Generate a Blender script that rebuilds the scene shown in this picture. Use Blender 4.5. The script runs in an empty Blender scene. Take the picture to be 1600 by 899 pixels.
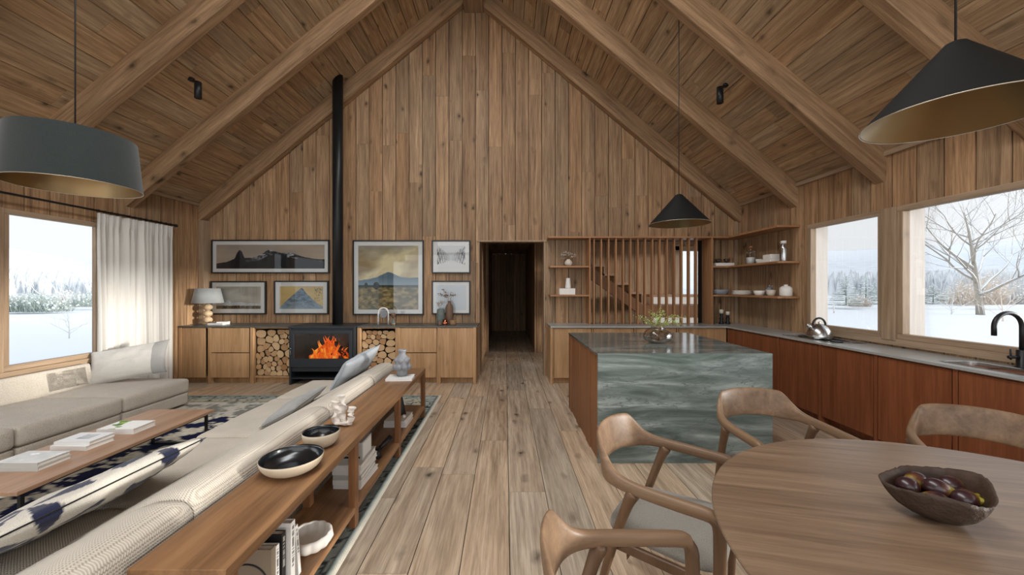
import bpy, bmesh, math, random
import numpy as np
from mathutils import Vector, Matrix, noise as mn

random.seed(7)
S = bpy.context.scene
C = S.collection
PI = math.pi

# ------------------------------------------------------------------ camera
cam_d = bpy.data.cameras.new('camera'); cam = bpy.data.objects.new('camera', cam_d); C.objects.link(cam)
cam.location = (0, 0, 1.5); cam.rotation_euler = (PI / 2, 0, 0)
cam_d.sensor_width = 36; cam_d.lens = 590 / 1600 * 36
cam_d.shift_x = 10.5 / 1600; cam_d.clip_start = .05; cam_d.clip_end = 2000
S.camera = cam
# ------------------------------------------------------------------ light
W_STRENGTH = 1.13
SUN = 4.6
SUN_DIR = Vector((-1, .2, -.085))
SKY_R = 2.4
SKY_L = 1.6
REAR = 150
RIDGE_FILL = 370
S.view_settings.view_transform = 'Standard'; S.view_settings.look = 'None'
S.view_settings.gamma = 1; S.view_settings.use_curve_mapping = False
S.view_settings.exposure = 0.0
wd = bpy.data.worlds.new('overcast_sky'); S.world = wd; wd.use_nodes = True
nt = wd.node_tree; nt.nodes.clear()
wo = nt.nodes.new('ShaderNodeOutputWorld'); bg = nt.nodes.new('ShaderNodeBackground')
tcw = nt.nodes.new('ShaderNodeTexCoord'); sep = nt.nodes.new('ShaderNodeSeparateXYZ')
rw = nt.nodes.new('ShaderNodeValToRGB')
rw.color_ramp.elements[0].position = .0; rw.color_ramp.elements[0].color = (.88, .90, .92, 1)
rw.color_ramp.elements[1].position = .5; rw.color_ramp.elements[1].color = (.80, .86, .93, 1)
nt.links.new(tcw.outputs['Generated'], sep.inputs[0]); nt.links.new(sep.outputs['Z'], rw.inputs['Fac'])
nt.links.new(rw.outputs['Color'], bg.inputs['Color']); bg.inputs['Strength'].default_value = W_STRENGTH
nt.links.new(bg.outputs[0], wo.inputs['Surface'])

def sun(name, d, e, ang, col):
    l = bpy.data.lights.new(name, 'SUN'); o = bpy.data.objects.new(name, l); C.objects.link(o)
    o.rotation_euler = Vector(d).to_track_quat('-Z', 'Y').to_euler(); l.energy = e; l.angle = math.radians(ang); l.color = col
    o.location = (8, 0, 6)
    return o
sun('low_winter_sun', SUN_DIR, SUN, 5, (1, .95, .88))
sun('sky_glow_right', (-1, .35, -.22), SKY_R, 50, (.93, .97, 1))
sun('sky_glow_left', (1, .25, -.2), SKY_L, 50, (.93, .97, 1))
def area(name, loc, rot, sx, sy, e, col=(.95, .98, 1)):
    l = bpy.data.lights.new(name, 'AREA'); l.shape = 'RECTANGLE'; l.size = sx; l.size_y = sy; l.energy = e; l.color = col
    o = bpy.data.objects.new(name, l); C.objects.link(o); o.location = loc; o.rotation_euler = rot
    return o
area('rear_glazing_daylight', (-.6, -3.45, 1.6), (PI / 2, 0, 0), 8.4, 2.6, REAR)        # the glazed rear gable
area('rear_gable_daylight', (-.6, -3.45, 4.1), (PI / 2 - .0, 0, 0), 4.6, 2.2, REAR * .55)
area('ridge_fill', (-.56, 1.2, 6.12), (0, 0, 0), 1.5, 6.2, RIDGE_FILL)              # added fill lamp under the closed ridge, out of view
S.cycles.max_bounces = 8; S.cycles.diffuse_bounces = 5; S.cycles.glossy_bounces = 4; S.cycles.transparent_max_bounces = 12
S.cycles.transmission_bounces = 6
S.cycles.sample_clamp_indirect = 4
S.cycles.use_denoising = True
S.cycles.caustics_reflective = False; S.cycles.caustics_refractive = False

# ------------------------------------------------------------------ helpers
def lin(c):
    if isinstance(c, str):
        c = [int(c[i:i + 2], 16) / 255 for i in (0, 2, 4)]
    return tuple((x / 12.92 if x <= .04045 else ((x + .055) / 1.055) ** 2.4) for x in c[:3])
def L4(c): return lin(c) + (1,)

_mats = {}
def newmat(name):
    m = bpy.data.materials.new(name); m.use_nodes = True; n = m.node_tree; n.nodes.clear()
    out = n.nodes.new('ShaderNodeOutputMaterial'); b = n.nodes.new('ShaderNodeBsdfPrincipled')
    n.links.new(b.outputs[0], out.inputs[0]); _mats[name] = m
    return m, n, b, out
def node(n, typ, **kw):
    x = n.nodes.new(typ)
    for k, v in kw.items():
        if k in x.inputs: x.inputs[k].default_value = v
        else: setattr(x, k, v)
    return x
def mixc(n, fac, a, b, bt='MIX'):
    x = n.nodes.new('ShaderNodeMix'); x.data_type = 'RGBA'; x.blend_type = bt
    for sock, val in ((x.inputs[0], fac), (x.inputs[6], a), (x.inputs[7], b)):
        if isinstance(val, bpy.types.NodeSocket): n.links.new(val, sock)
        else: sock.default_value = val
    return x.outputs[2]
def ramp(n, src, stops):
    r = n.nodes.new('ShaderNodeValToRGB'); e = r.color_ramp.elements
    while len(e) < len(stops): e.new(.5)
    for i, (p, c) in enumerate(stops):
        e[i].position = p; e[i].color = c if len(c) == 4 else tuple(c) + (1,)
    n.links.new(src, r.inputs[0]); return r.outputs[0]
def math_(n, op, a, b=None, c=None):
    x = n.nodes.new('ShaderNodeMath'); x.operation = op
    for i, v in enumerate((a, b, c)):
        if v is None: continue
        if isinstance(v, bpy.types.NodeSocket): n.links.new(v, x.inputs[i])
        else: x.inputs[i].default_value = v
    return x.outputs[0]
def mapping(n, src, scale, rot=(0, 0, 0), loc=(0, 0, 0)):
    m = n.nodes.new('ShaderNodeMapping'); m.inputs['Scale'].default_value = scale
    m.inputs['Rotation'].default_value = rot; m.inputs['Location'].default_value = loc
    n.links.new(src, m.inputs['Vector']); return m.outputs[0]
def bump(n, b, h, s, d=.01):
    x = n.nodes.new('ShaderNodeBump'); x.inputs['Strength'].default_value = s; x.inputs['Distance'].default_value = d
    n.links.new(h, x.inputs['Height']); n.links.new(x.outputs[0], b.inputs['Normal'])

def wood(name, light, dark, axis='Z', sc=1., rough=.5, knots=.6, bmp=.25, var=.3, spec=.35, grain=.35, coat=0):
    """sawn timber; grain along an object axis; each board shifted by its pv attribute"""
    m, n, b, out = newmat(name)
    tc = n.nodes.new('ShaderNodeTexCoord'); at = n.nodes.new('ShaderNodeAttribute'); at.attribute_name = 'pv'
    oi = n.nodes.new('ShaderNodeObjectInfo')
    off = n.nodes.new('ShaderNodeVectorMath'); off.operation = 'MULTIPLY_ADD'
    n.links.new(at.outputs['Color'], off.inputs[0]); off.inputs[1].default_value = (37, 23, 31)
    n.links.new(tc.outputs['Object'], off.inputs[2])
    o2 = n.nodes.new('ShaderNodeVectorMath'); o2.operation = 'ADD'
    r3 = n.nodes.new('ShaderNodeCombineXYZ')
    for k, mul in enumerate((13., 7., 19.)):
        n.links.new(math_(n, 'MULTIPLY', oi.outputs['Random'], mul), r3.inputs[k])
    n.links.new(off.outputs[0], o2.inputs[0]); n.links.new(r3.outputs[0], o2.inputs[1])
    v = o2.outputs[0]
    def sca(ac, al):
        return tuple(al * sc if 'XYZ'[i] == axis else ac * sc for i in range(3))
    n1 = node(n, 'ShaderNodeTexNoise', Scale=1.0, Detail=5.0, Roughness=.6, Distortion=.5); n.links.new(mapping(n, v, sca(13, .8)), n1.inputs['Vector'])
    n2 = node(n, 'ShaderNodeTexNoise', Scale=1.0, Detail=3.0, Roughness=.7); n.links.new(mapping(n, v, sca(110, 4)), n2.inputs['Vector'])
    n3 = node(n, 'ShaderNodeTexNoise', Scale=1.0, Detail=4.0, Roughness=.65, Distortion=.4); n.links.new(mapping(n, v, sca(32, 1.6)), n3.inputs['Vector'])
    md = tuple((a * .5 + c * .5) for a, c in zip(L4(light), L4(dark)))
    col = ramp(n, n1.outputs[0], [(.2, L4(dark)), (.5, md), (.8, L4(light))])
    col = mixc(n, grain, col, ramp(n, n3.outputs[0], [(.32, (.42, .38, .35)), (.6, (1.1, 1.1, 1.1))]), 'MULTIPLY')
    col = mixc(n, grain * .8, col, ramp(n, n2.outputs[0], [(.3, (.5, .47, .44)), (.6, (1.12, 1.12, 1.12))]), 'MULTIPLY')
    if knots > 0:
        vo = n.nodes.new('ShaderNodeTexVoronoi'); vo.inputs['Scale'].default_value = 1; vo.inputs['Randomness'].default_value = 1
        wn = node(n, 'ShaderNodeTexNoise', Scale=9.0, Detail=2.0); n.links.new(v, wn.inputs['Vector'])
        vv = n.nodes.new('ShaderNodeVectorMath'); vv.operation = 'MULTIPLY_ADD'
        n.links.new(wn.outputs['Color'], vv.inputs[0]); vv.inputs[1].default_value = (.3, .3, .3); n.links.new(mapping(n, v, sca(5.5, 3.0)), vv.inputs[2])
        n.links.new(vv.outputs[0], vo.inputs['Vector'])
        sel = n.nodes.new('ShaderNodeSeparateColor'); n.links.new(vo.outputs['Color'], sel.inputs[0])
        gate = math_(n, 'GREATER_THAN', sel.outputs[0], .5)
        kn = ramp(n, vo.outputs['Distance'], [(.05, (1, 1, 1)), (.12, (.45, .45, .45)), (.25, (0, 0, 0))])
        col = mixc(n, math_(n, 'MULTIPLY', math_(n, 'MULTIPLY', kn, gate), knots), col, tuple(x * .22 for x in L4(dark)[:3]) + (1,))
    if var > 0:
        sp = n.nodes.new('ShaderNodeSeparateColor'); n.links.new(at.outputs['Color'], sp.inputs[0])
        k = math_(n, 'MULTIPLY_ADD', sp.outputs[0], var * 2, 1 - var)
        k2 = math_(n, 'MULTIPLY_ADD', sp.outputs[1], .12, -.06)
        cc = n.nodes.new('ShaderNodeCombineColor')
        n.links.new(math_(n, 'ADD', k, k2), cc.inputs[0]); n.links.new(k, cc.inputs[1]); n.links.new(math_(n, 'SUBTRACT', k, k2), cc.inputs[2])
        hasp = math_(n, 'GREATER_THAN', at.outputs['Fac'], 0.0001)
        col = mixc(n, hasp, col, mixc(n, 1., col, cc.outputs[0], 'MULTIPLY'))
    n.links.new(col, b.inputs['Base Color'])
    b.inputs['Roughness'].default_value = rough; b.inputs['Specular IOR Level'].default_value = spec
    if coat: b.inputs['Coat Weight'].default_value = coat; b.inputs['Coat Roughness'].default_value = .25
    h = math_(n, 'ADD', math_(n, 'MULTIPLY', n3.outputs[0], .6), math_(n, 'MULTIPLY', n2.outputs[0], .4))
    bump(n, b, h, bmp, .008)
    return m

def plain(name, col, rough=.5, metal=0., spec=.5, var=.0, vs=20., bmp=0., bs=60., coat=0., sheen=0.):
    m, n, b, out = newmat(name)
    tc = n.nodes.new('ShaderNodeTexCoord')
    no = node(n, 'ShaderNodeTexNoise', Scale=vs, Detail=4.0); n.links.new(tc.outputs['Object'], no.inputs['Vector'])
    c = L4(col)
    cc = mixc(n, no.outputs[0], tuple(x * (1 - var) for x in c[:3]) + (1,), tuple(min(1, x * (1 + var)) for x in c[:3]) + (1,))
    n.links.new(cc, b.inputs['Base Color'])
    b.inputs['Roughness'].default_value = rough; b.inputs['Metallic'].default_value = metal; b.inputs['Specular IOR Level'].default_value = spec
    if coat: b.inputs['Coat Weight'].default_value = coat
    if sheen: b.inputs['Sheen Weight'].default_value = sheen
    if bmp:
        n4 = node(n, 'ShaderNodeTexNoise', Scale=bs, Detail=3.0); n.links.new(tc.outputs['Object'], n4.inputs['Vector'])
        bump(n, b, n4.outputs[0], bmp, .01)
    return m

def fabric(name, col, dark, scale=260., bmp=.5, axis=None, attr=False):
    m, n, b, out = newmat(name)
    tc = n.nodes.new('ShaderNodeTexCoord')
    vo = n.nodes.new('ShaderNodeTexVoronoi'); vo.inputs['Scale'].default_value = scale; n.links.new(mapping(n, tc.outputs['Object'], axis or (1, 1, 1)), vo.inputs['Vector'])
    no = node(n, 'ShaderNodeTexNoise', Scale=7.0, Detail=4.0); n.links.new(tc.outputs['Object'], no.inputs['Vector'])
    if attr:
        at = n.nodes.new('ShaderNodeAttribute'); at.attribute_name = 'Col'
        base = at.outputs['Color']
    else: base = L4(col)
    c = mixc(n, ramp(n, vo.outputs['Distance'], [(.1, (0, 0, 0)), (.75, (1, 1, 1))]), base, mixc(n, 1., base, L4(dark), 'MULTIPLY') if attr else L4(dark))
    c = mixc(n, .25, c, ramp(n, no.outputs[0], [(.3, (.75, .75, .75)), (.7, (1.1, 1.1, 1.1))]), 'MULTIPLY')
    n.links.new(c, b.inputs['Base Color']); b.inputs['Roughness'].default_value = .95; b.inputs['Specular IOR Level'].default_value = .15
    b.inputs['Sheen Weight'].default_value = .25; b.inputs['Sheen Roughness'].default_value = .5
    inv = math_(n, 'SUBTRACT', 1.0, vo.outputs['Distance'])
    bump(n, b, inv, bmp, .004)
    return m

def colattr(name, rough=.5, spec=.4, bmp=0., bs=80.):
    m, n, b, out = newmat(name)
    at = n.nodes.new('ShaderNodeAttribute'); at.attribute_name = 'Col'; n.links.new(at.outputs['Color'], b.inputs['Base Color'])
    b.inputs['Roughness'].default_value = rough; b.inputs['Specular IOR Level'].default_value = spec
    if bmp:
        tc = n.nodes.new('ShaderNodeTexCoord'); n4 = node(n, 'ShaderNodeTexNoise', Scale=bs, Detail=3.0); n.links.new(tc.outputs['Object'], n4.inputs['Vector'])
        bump(n, b, n4.outputs[0], bmp, .01)
    return m

def paneglass(name, tint=(1, 1, 1), refl=1.0, rough=0.0):
    m, n, b, out = newmat(name); n.nodes.remove(b)
    tr = n.nodes.new('ShaderNodeBsdfTransparent'); tr.inputs[0].default_value = tint + (1,)
    gl = n.nodes.new('ShaderNodeBsdfGlossy'); gl.inputs['Roughness'].default_value = rough
    fr = n.nodes.new('ShaderNodeFresnel'); fr.inputs['IOR'].default_value = 1.5
    mx = n.nodes.new('ShaderNodeMixShader'); n.links.new(math_(n, 'MULTIPLY', fr.outputs[0], refl), mx.inputs[0])
    n.links.new(tr.outputs[0], mx.inputs[1]); n.links.new(gl.outputs[0], mx.inputs[2]); n.links.new(mx.outputs[0], out.inputs[0])
    return m

Wm = {}           # world matrix of every object we make
class MB:
    """collects shapes; coordinates are world unless loc=True"""
    def __init__(s, local=False):
        s.bm = bmesh.new(); s.local = local
        s.pv = s.bm.loops.layers.float_color.new('pv')
        s.tag = (0, 0, 0, 1)
    def _f(s, vs, mi=0, smooth=False):
        try: f = s.bm.faces.new(vs)
        except ValueError: return None
        f.material_index = mi; f.smooth = smooth
        for l in f.loops: l[s.pv] = s.tag
        return f
    def rnd(s): s.tag = (random.random() * .999 + .001, random.random(), random.random(), 1)
    def box(s, x0, x1, y0, y1, z0, z1, mi=0):
        v = [s.bm.verts.new(p) for p in ((x0, y0, z0), (x1, y0, z0), (x1, y1, z0), (x0, y1, z0), (x0, y0, z1), (x1, y0, z1), (x1, y1, z1), (x0, y1, z1))]
        for q in ((3, 2, 1, 0), (4, 5, 6, 7), (0, 1, 5, 4), (1, 2, 6, 5), (2, 3, 7, 6), (3, 0, 4, 7)): s._f([v[i] for i in q], mi)
        return s
    def hexa(s, P, mi=0):
        v = [s.bm.verts.new(p) for p in P]
        for q in ((3, 2, 1, 0), (4, 5, 6, 7), (0, 1, 5, 4), (1, 2, 6, 5), (2, 3, 7, 6), (3, 0, 4, 7)): s._f([v[i] for i in q], mi)
        return s
    def prism(s, poly, d, mi=0, mi2=None, smooth=False):
        """poly: list of 3-D points; d: extrusion vector"""
        d = Vector(d); a = [s.bm.verts.new(p) for p in poly]; b = [s.bm.verts.new(Vector(p) + d) for p in poly]
        s._f(a[::-1], mi if mi2 is None else mi2); s._f(b, mi if mi2 is None else mi2)
        n = len(a)
        for i in range(n): s._f([a[i], a[(i + 1) % n], b[(i + 1) % n], b[i]], mi, smooth)
        return s
    def sweep(s, pts, sec, up=(0, 0, 1), closed=False, caps=True, mi=0):
        """sec(i, t) -> list of (a, b) offsets along side and up axes"""
        rings = []; N = len(pts); pts = [Vector(p) for p in pts]; up = Vector(up)
        for i, p in enumerate(pts):
            if closed: t = pts[(i + 1) % N] - pts[i - 1]
            else: t = pts[min(i + 1, N - 1)] - pts[max(i - 1, 0)]
            t.normalize(); sd = t.cross(up)
            if sd.length < 1e-4: sd = t.cross(Vector((0, 1, .01)))
            sd.normalize(); u = sd.cross(t).normalized()
            rings.append([s.bm.verts.new(p + sd * a + u * b) for a, b in sec(i, i / max(1, N - 1))])
        M = len(rings[0])
        for i in range(N if closed else N - 1):
            r, q = rings[i], rings[(i + 1) % N]
            for k in range(M): s._f([r[k], r[(k + 1) % M], q[(k + 1) % M], q[k]], mi, True)
        if caps and not closed:
            s._f(rings[0][::-1], mi, True); s._f(rings[-1], mi, True)
        return s
    def tube(s, pts, r, n=10, mi=0, up=(0, 0, 1), closed=False):
        rr = r if hasattr(r, '__len__') else [r] * len(pts)
        return s.sweep(pts, lambda i, t: [(rr[i] * math.cos(2 * PI * k / n), rr[i] * math.sin(2 * PI * k / n)) for k in range(n)], up=up, closed=closed, mi=mi)
    def lathe(s, prof, c=(0, 0, 0), n=32, mi=0, fn=None, close=True):
        """prof: (r, z) list bottom to top; r=0 ends become poles"""
        c = Vector(c); rings = []
        for j, (r, z) in enumerate(prof):
            if r < 1e-6: rings.append([s.bm.verts.new(c + Vector((0, 0, z)))])
            else:
                ring = []
                for k in range(n):
                    a = 2 * PI * k / n; q = Vector((r * math.cos(a), r * math.sin(a), z))
                    if fn: q = Vector(fn(q, a, j))
                    ring.append(s.bm.verts.new(c + q))
                rings.append(ring)
        for a, b in zip(rings, rings[1:]):
            for k in range(n):
                k2 = (k + 1) % n
                if len(a) == 1 and len(b) == 1: continue
                if len(a) == 1: s._f([a[0], b[k2], b[k]][::-1] if False else [a[0], b[k2], b[k]], mi, True)
                elif len(b) == 1: s._f([a[k], a[k2], b[0]], mi, True)
                else: s._f([a[k], a[k2], b[k2], b[k]], mi, True)
        return s
    def ball(s, c, r, n=16, sc=(1, 1, 1), mi=0):
        m = n // 2
        prof = [(r * math.sin(PI * i / m) if 0 < i < m else 0, -r * math.cos(PI * i / m)) for i in range(m + 1)]
        return s.lathe(prof, c, n, mi, fn=None if sc == (1, 1, 1) else (lambda q, a, j: (q.x * sc[0], q.y * sc[1], q.z * sc[2])))
    def grid(s, fn, nu, nv, mi=0, wrapu=False):
        vs = [[s.bm.verts.new(fn(i / (nu if wrapu else nu), j / nv)) for j in range(nv + 1)] for i in range(nu + (0 if wrapu else 1))]
        for i in range(nu):
            for j in range(nv):
                i2 = (i + 1) % len(vs)
                s._f([vs[i][j], vs[i2][j], vs[i2][j + 1], vs[i][j + 1]], mi, True)
        return s
    def xf(s, M):
        s.bm.transform(M); return s
    def build(s, name, mat, parent=None, bev=0., seg=2, smooth=False, sub=0, solid=0., recalc=True):
        bm = s.bm
        if parent is not None and not s.local: bm.transform(Wm[parent.name].inverted())
        if recalc: bmesh.ops.recalc_face_normals(bm, faces=bm.faces)
        me = bpy.data.meshes.new(name); bm.to_mesh(me); bm.free()
        for m_ in (mat if isinstance(mat, (list, tuple)) else [mat]): me.materials.append(m_)
        o = bpy.data.objects.new(name, me); C.objects.link(o)
        if parent is not None: o.parent = parent; Wm[o.name] = Wm[parent.name]
        else: Wm[o.name] = Matrix.Identity(4)
        if smooth:
            for p in me.polygons: p.use_smooth = True
        if solid:
            q = o.modifiers.new('s', 'SOLIDIFY'); q.thickness = solid; q.offset = 0
        if bev:
            q = o.modifiers.new('b', 'BEVEL'); q.width = bev; q.segments = seg; q.limit_method = 'ANGLE'; q.angle_limit = math.radians(35)
            q.harden_normals = False
        if sub:
            q = o.modifiers.new('u', 'SUBSURF'); q.levels = sub; q.render_levels = sub
        return o

def thing(name, label, cat, loc=(0, 0, 0), rz=0., group=None, rot=None):
    o = bpy.data.objects.new(name, None); C.objects.link(o); o.empty_display_size = .05
    o.location = loc; e = rot or (0, 0, rz); o.rotation_euler = e
    from mathutils import Euler
    Wm[o.name] = Matrix.Translation(loc) @ Euler(e).to_matrix().to_4x4()
    o['label'] = label; o['category'] = cat
    if group: o['group'] = group
    return o
def tag(o, label, cat, group=None):
    o['label'] = label; o['category'] = cat
    if group: o['group'] = group
    return o
def struct(o): o['kind'] = 'structure'; return o
def rebase(o, base):
    """give a single-mesh thing its origin at its base"""
    b = Vector(base); o.data.transform(Matrix.Translation(-b)); o.location = b; Wm[o.name] = Matrix.Translation(b); return o
def dup(root, loc, rz, label, group=None):
    r = root.copy(); C.objects.link(r); r.location = loc; r.rotation_euler = (0, 0, rz); r['label'] = label
    if group: r['group'] = group
    for ch in list(root.children):
        c = ch.copy(); C.objects.link(c); c.parent = r
        for g in ch.children:
            d = g.copy(); C.objects.link(d); d.parent = c
    return r
def P(x, y, Y): return Vector(((x - 789.5) * Y / 590, Y, 1.5 + (450 - y) * Y / 590))   # where a point seen in the photo lies at depth Y

# ------------------------------------------------------------------ materials
M = {}
M['wall'] = wood('weathered_oak_boards', 'bd9b76', '80634a', 'Z', rough=.62, knots=1., var=.16, grain=.65)
M['ceil'] = wood('ceiling_oak_boards', 'cbaf8c', '997c5e', 'Y', rough=.65, knots=.9, var=.12, grain=.65)
M['floor'] = wood('floor_oak_planks', 'd0bda6', '9d8770', 'Y', rough=.40, knots=1., var=.10, grain=.6, bmp=.2, spec=.4)
M['beam'] = wood('rafter_oak', 'bf9d79', '7f6348', 'X', sc=.8, rough=.65, knots=.95, var=0, bmp=.6, grain=.6)
M['beamY'] = wood('ridge_oak', 'a98a6a', '6d533c', 'Y', sc=.8, rough=.65, knots=.7, var=0, bmp=.5)
M['dark'] = plain('dark_gap', '1c1511', .9)
M['trimw'] = wood('window_frame_oak', 'b9a288', '90785f', 'Y', rough=.55, knots=.2, var=0)
M['trimz'] = wood('window_post_oak', 'b59d82', '8a7158', 'Z', rough=.55, knots=.4, var=0)
M['reveal'] = wood('pale_outer_post', 'f4eee8', 'e8dfd6', 'Z', rough=.7, knots=.15, var=0, grain=.12)
M['cab'] = wood('honey_oak_cabinet', 'c8a27a', '9c774f', 'Z', rough=.42, knots=.35, var=0, bmp=.08)
M['cabx'] = wood('honey_oak_edge', 'c4945f', '98683c', 'X', rough=.42, knots=0, var=0, bmp=.08)
M['red'] = wood('red_brown_cabinet', '945a3a', '693a22', 'Z', rough=.38, knots=.3, var=0, bmp=.08)
M['isl'] = wood('island_panel_wood', '9a6a44', '70452a', 'Z', rough=.45, knots=0, var=0, bmp=.08)
M['shelf'] = wood('shelf_oak', 'c0926a', '936642', 'X', rough=.45, knots=0, var=0, bmp=.08)
M['shelfz'] = wood('slat_oak', 'b98a62', '8d6340', 'Z', rough=.45, knots=0, var=0, bmp=.08)
M['shelfy'] = wood('side_shelf_oak', 'c0926a', '936642', 'Y', rough=.45, knots=0, var=0, bmp=.08)
M['console'] = wood('console_oak', 'a37b55', '684830', 'Y', rough=.4, knots=.55, var=0, bmp=.15)
M['consolez'] = wood('console_leg_oak', '946643', '66452c', 'Z', rough=.45, knots=.2, var=0, bmp=.15)
M['coffee'] = wood('coffee_table_oak', 'b8957a', '97755c', 'Y', rough=.4, knots=0, var=0, bmp=.05, grain=.2)
M['table'] = wood('dining_table_oak', '8b745e', '614d3d', 'X', sc=1.25, rough=.36, knots=0, var=0, bmp=.06, grain=.4, coat=.15)
M['chair'] = wood('chair_walnut', '94785d', '5e4837', 'X', sc=.8, rough=.44, knots=0, var=0, bmp=.03, grain=.3)
M['chairz'] = wood('chair_leg_walnut', '765a42', '4c3728', 'Z', sc=.8, rough=.36, knots=0, var=0, bmp=.03, grain=.22)
M['black'] = plain('black_metal', '1d1e1f', .42, .3, .5)
M['stove'] = plain('stove_iron', '2c3035', .45, .3, .5, .1, 30)
M['matt'] = plain('matt_black', '171716', .6)
M['shadeg'] = fabric('charcoal_shade_fabric', '3c4341', '2b302f', 500, .15)
M['brass'] = plain('brushed_brass', '9b825e', .38, 1.0, .5, .1, 3)
M['brassr'] = plain('thin_rim_metal', 'c8bda8', .3, .8)
M['coneout'] = plain('black_cone_paint', '121211', .7, 0, .2)
M['steel'] = plain('brushed_steel', 'b9b9b7', .25, 1.0)
M['steeltop'] = plain('steel_worktop', 'b3b7b5', .26, .3, .6, .05, 6)
M['stonetop'] = plain('dark_stone_worktop', '4c504e', .3, 0, .6, .3, 14)
M['white'] = plain('white_ceramic', 'e6e2db', .5, 0, .4, .04)
M['cream'] = plain('cream_ceramic', 'cfc4b4', .6, 0, .4, .08)
M['paper'] = plain('paper_pages', 'e9e6df', .8, 0, .2, .04, 90)
M['bookw'] = plain('white_book_cover', 'e4e3e0', .5, 0, .4)
M['bookg'] = plain('grey_book_cover', 'b9b8b3', .5, 0, .4)
M['bookt'] = plain('taupe_book_cover', '8b7d6d', .6, 0, .4)
M['bookk'] = plain('black_book_cover', '1c1c1d', .5, 0, .4)
M['ink'] = plain('black_ink', '141414', .6)
M['stoneg'] = plain('grey_stoneware', '84868a', .55, 0, .4, .2, 30, .2, 90)
M['speck'] = plain('speckled_stoneware', 'c2b39c', .6, 0, .4, .15, 300, .1, 120)
M['glaze'] = plain('black_glaze', '14171a', .22, 0, .6)
M['beech'] = wood('pale_beech', 'd6bf9f', 'b79c7a', 'Z', rough=.5, knots=0, var=0, bmp=.05, grain=.2)
M['rough'] = plain('rough_white_clay', 'd8d0c6', .9, 0, .2, .12, 40, .9, 70)
M['sofa'] = fabric('sofa_boucle', 'dad2c5', 'b9afa1', 210, .6)
M['sofaw'] = fabric('sofa_woven', 'c9bfaf', '978b7c', 150, .9, (1, 1.6, 1))
M['linen'] = fabric('pillow_linen', 'd6d3cd', 'b9b4ac', 400, .2)
M['grey_linen'] = fabric('grey_linen', 'a5a4a1', '8b8a87', 400, .2)
M['bluegrey'] = fabric('blue_grey_velvet', 'abb0b5', '8f959b', 400, .15)
M['seatf'] = fabric('grey_seat_fabric', '8c877e', '716c64', 420, .3)
M['patt'] = fabric('embroidered_pattern', 'ffffff', 'd8d5cf', 420, .25, None, True)
M['curtain'] = None
def mk_weave():
    m, n, b, out = newmat('sofa_weave')
    tc = n.nodes.new('ShaderNodeTexCoord'); sp = n.nodes.new('ShaderNodeSeparateXYZ'); n.links.new(tc.outputs['Object'], sp.inputs[0])
    q = math_(n, 'SUBTRACT', sp.outputs['X'], math_(n, 'MULTIPLY', sp.outputs['Z'], -1.0)); k = 2 * PI / .0115
    row = math_(n, 'MULTIPLY', q, k); zig = math_(n, 'MULTIPLY', math_(n, 'SINE', row), 1.5)
    a = math_(n, 'SINE', math_(n, 'ADD', math_(n, 'MULTIPLY', sp.outputs['Y'], k * 1.25), zig)); c_ = math_(n, 'ABSOLUTE', math_(n, 'SINE', math_(n, 'MULTIPLY', row, .5)))
    h = math_(n, 'ADD', math_(n, 'MULTIPLY', a, .5), c_)
    no = node(n, 'ShaderNodeTexNoise', Scale=5.0, Detail=5.0); n.links.new(tc.outputs['Object'], no.inputs['Vector'])
    c = ramp(n, h, [(.0, L4('aaa092')), (.9, L4('cfc6b7'))])
    c = mixc(n, .3, c, ramp(n, no.outputs[0], [(.3, (.75, .75, .75)), (.7, (1.1, 1.1, 1.1))]), 'MULTIPLY')
    n.links.new(c, b.inputs['Base Color']); b.inputs['Roughness'].default_value = .95; b.inputs['Specular IOR Level'].default_value = .15; b.inputs['Sheen Weight'].default_value = .2
    bump(n, b, h, .5, .003)
    return m
M['sofaw'] = mk_weave()
M['rugc'] = colattr('knotted_rug', .95, .1, .5, 160)
M['print'] = colattr('photo_print', .5, .2)
M['mat'] = plain('picture_mat', 'f1efeb', .8)
M['frame'] = plain('black_picture_frame', '191615', .4)
M['pglass'] = paneglass('picture_glass', (.98, .985, .985), .7)
M['wglass'] = paneglass('window_glass', (.99, .995, .995), .18)
M['snow'] = plain('snow', 'e9edf2', .9, 0, .1, .02, .05)
M['barks'] = plain('winter_bark', '9c9489', .9, 0, .1, .2, 10)
M['barkg'] = plain('grey_twigs', 'cfcdca', .9, 0, .1, .2, 10)
M['evg'] = plain('frosted_evergreen', 'a9b4ad', .9, 0, .1, .3, 3)
M['tan'] = plain('dry_reeds', 'd8cabb', .9, 0, .1, .2, 8)
M['far'] = plain('hazed_frosted_forest', 'd2d6da', .95, 0, .05, .1, .3)  # distance haze is put into this pale tone
M['leaf'] = plain('fresh_leaf', '8aa35a', .5, 0, .4, .25, 60)
M['stem'] = plain('brown_stem', '8a6a48', .7)
M['dried'] = plain('dried_flowers', '7d5f48', .9, 0, .1, .3, 80)
M['driedw'] = plain('pale_dried_flowers', 'b0a392', .9, 0, .1, .3, 80)
M['gvase'] = paneglass('smoky_glass', (.72, .69, .67), .55)
M['jarg'] = paneglass('clear_glass', (.93, .95, .95), .55)
M['bark'] = plain('log_bark', '4a3829', .9, 0, .2, .3, 20, .6, 40)
M['driftw'] = plain('burnt_wood_bowl', '42342a', .7, 0, .3, .35, 25, .9, 45)
M['driftw2'] = wood('bowl_inner_wood', '4f3a2c', '2a1e17', 'X', rough=.6, knots=0, var=0)
M['copper'] = plain('copper', 'b5694a', .25, 1)
M['rust'] = plain('rust_brown_glaze', '6d5341', .5, 0, .4, .3, 12)
M['teal'] = plain('grey_teal_glaze', '67706c', .5, 0, .4, .3, 20)
M['shadew'] = fabric('pale_grey_shade', 'a9acab', '9a9d9c', 500, .1)

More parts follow.
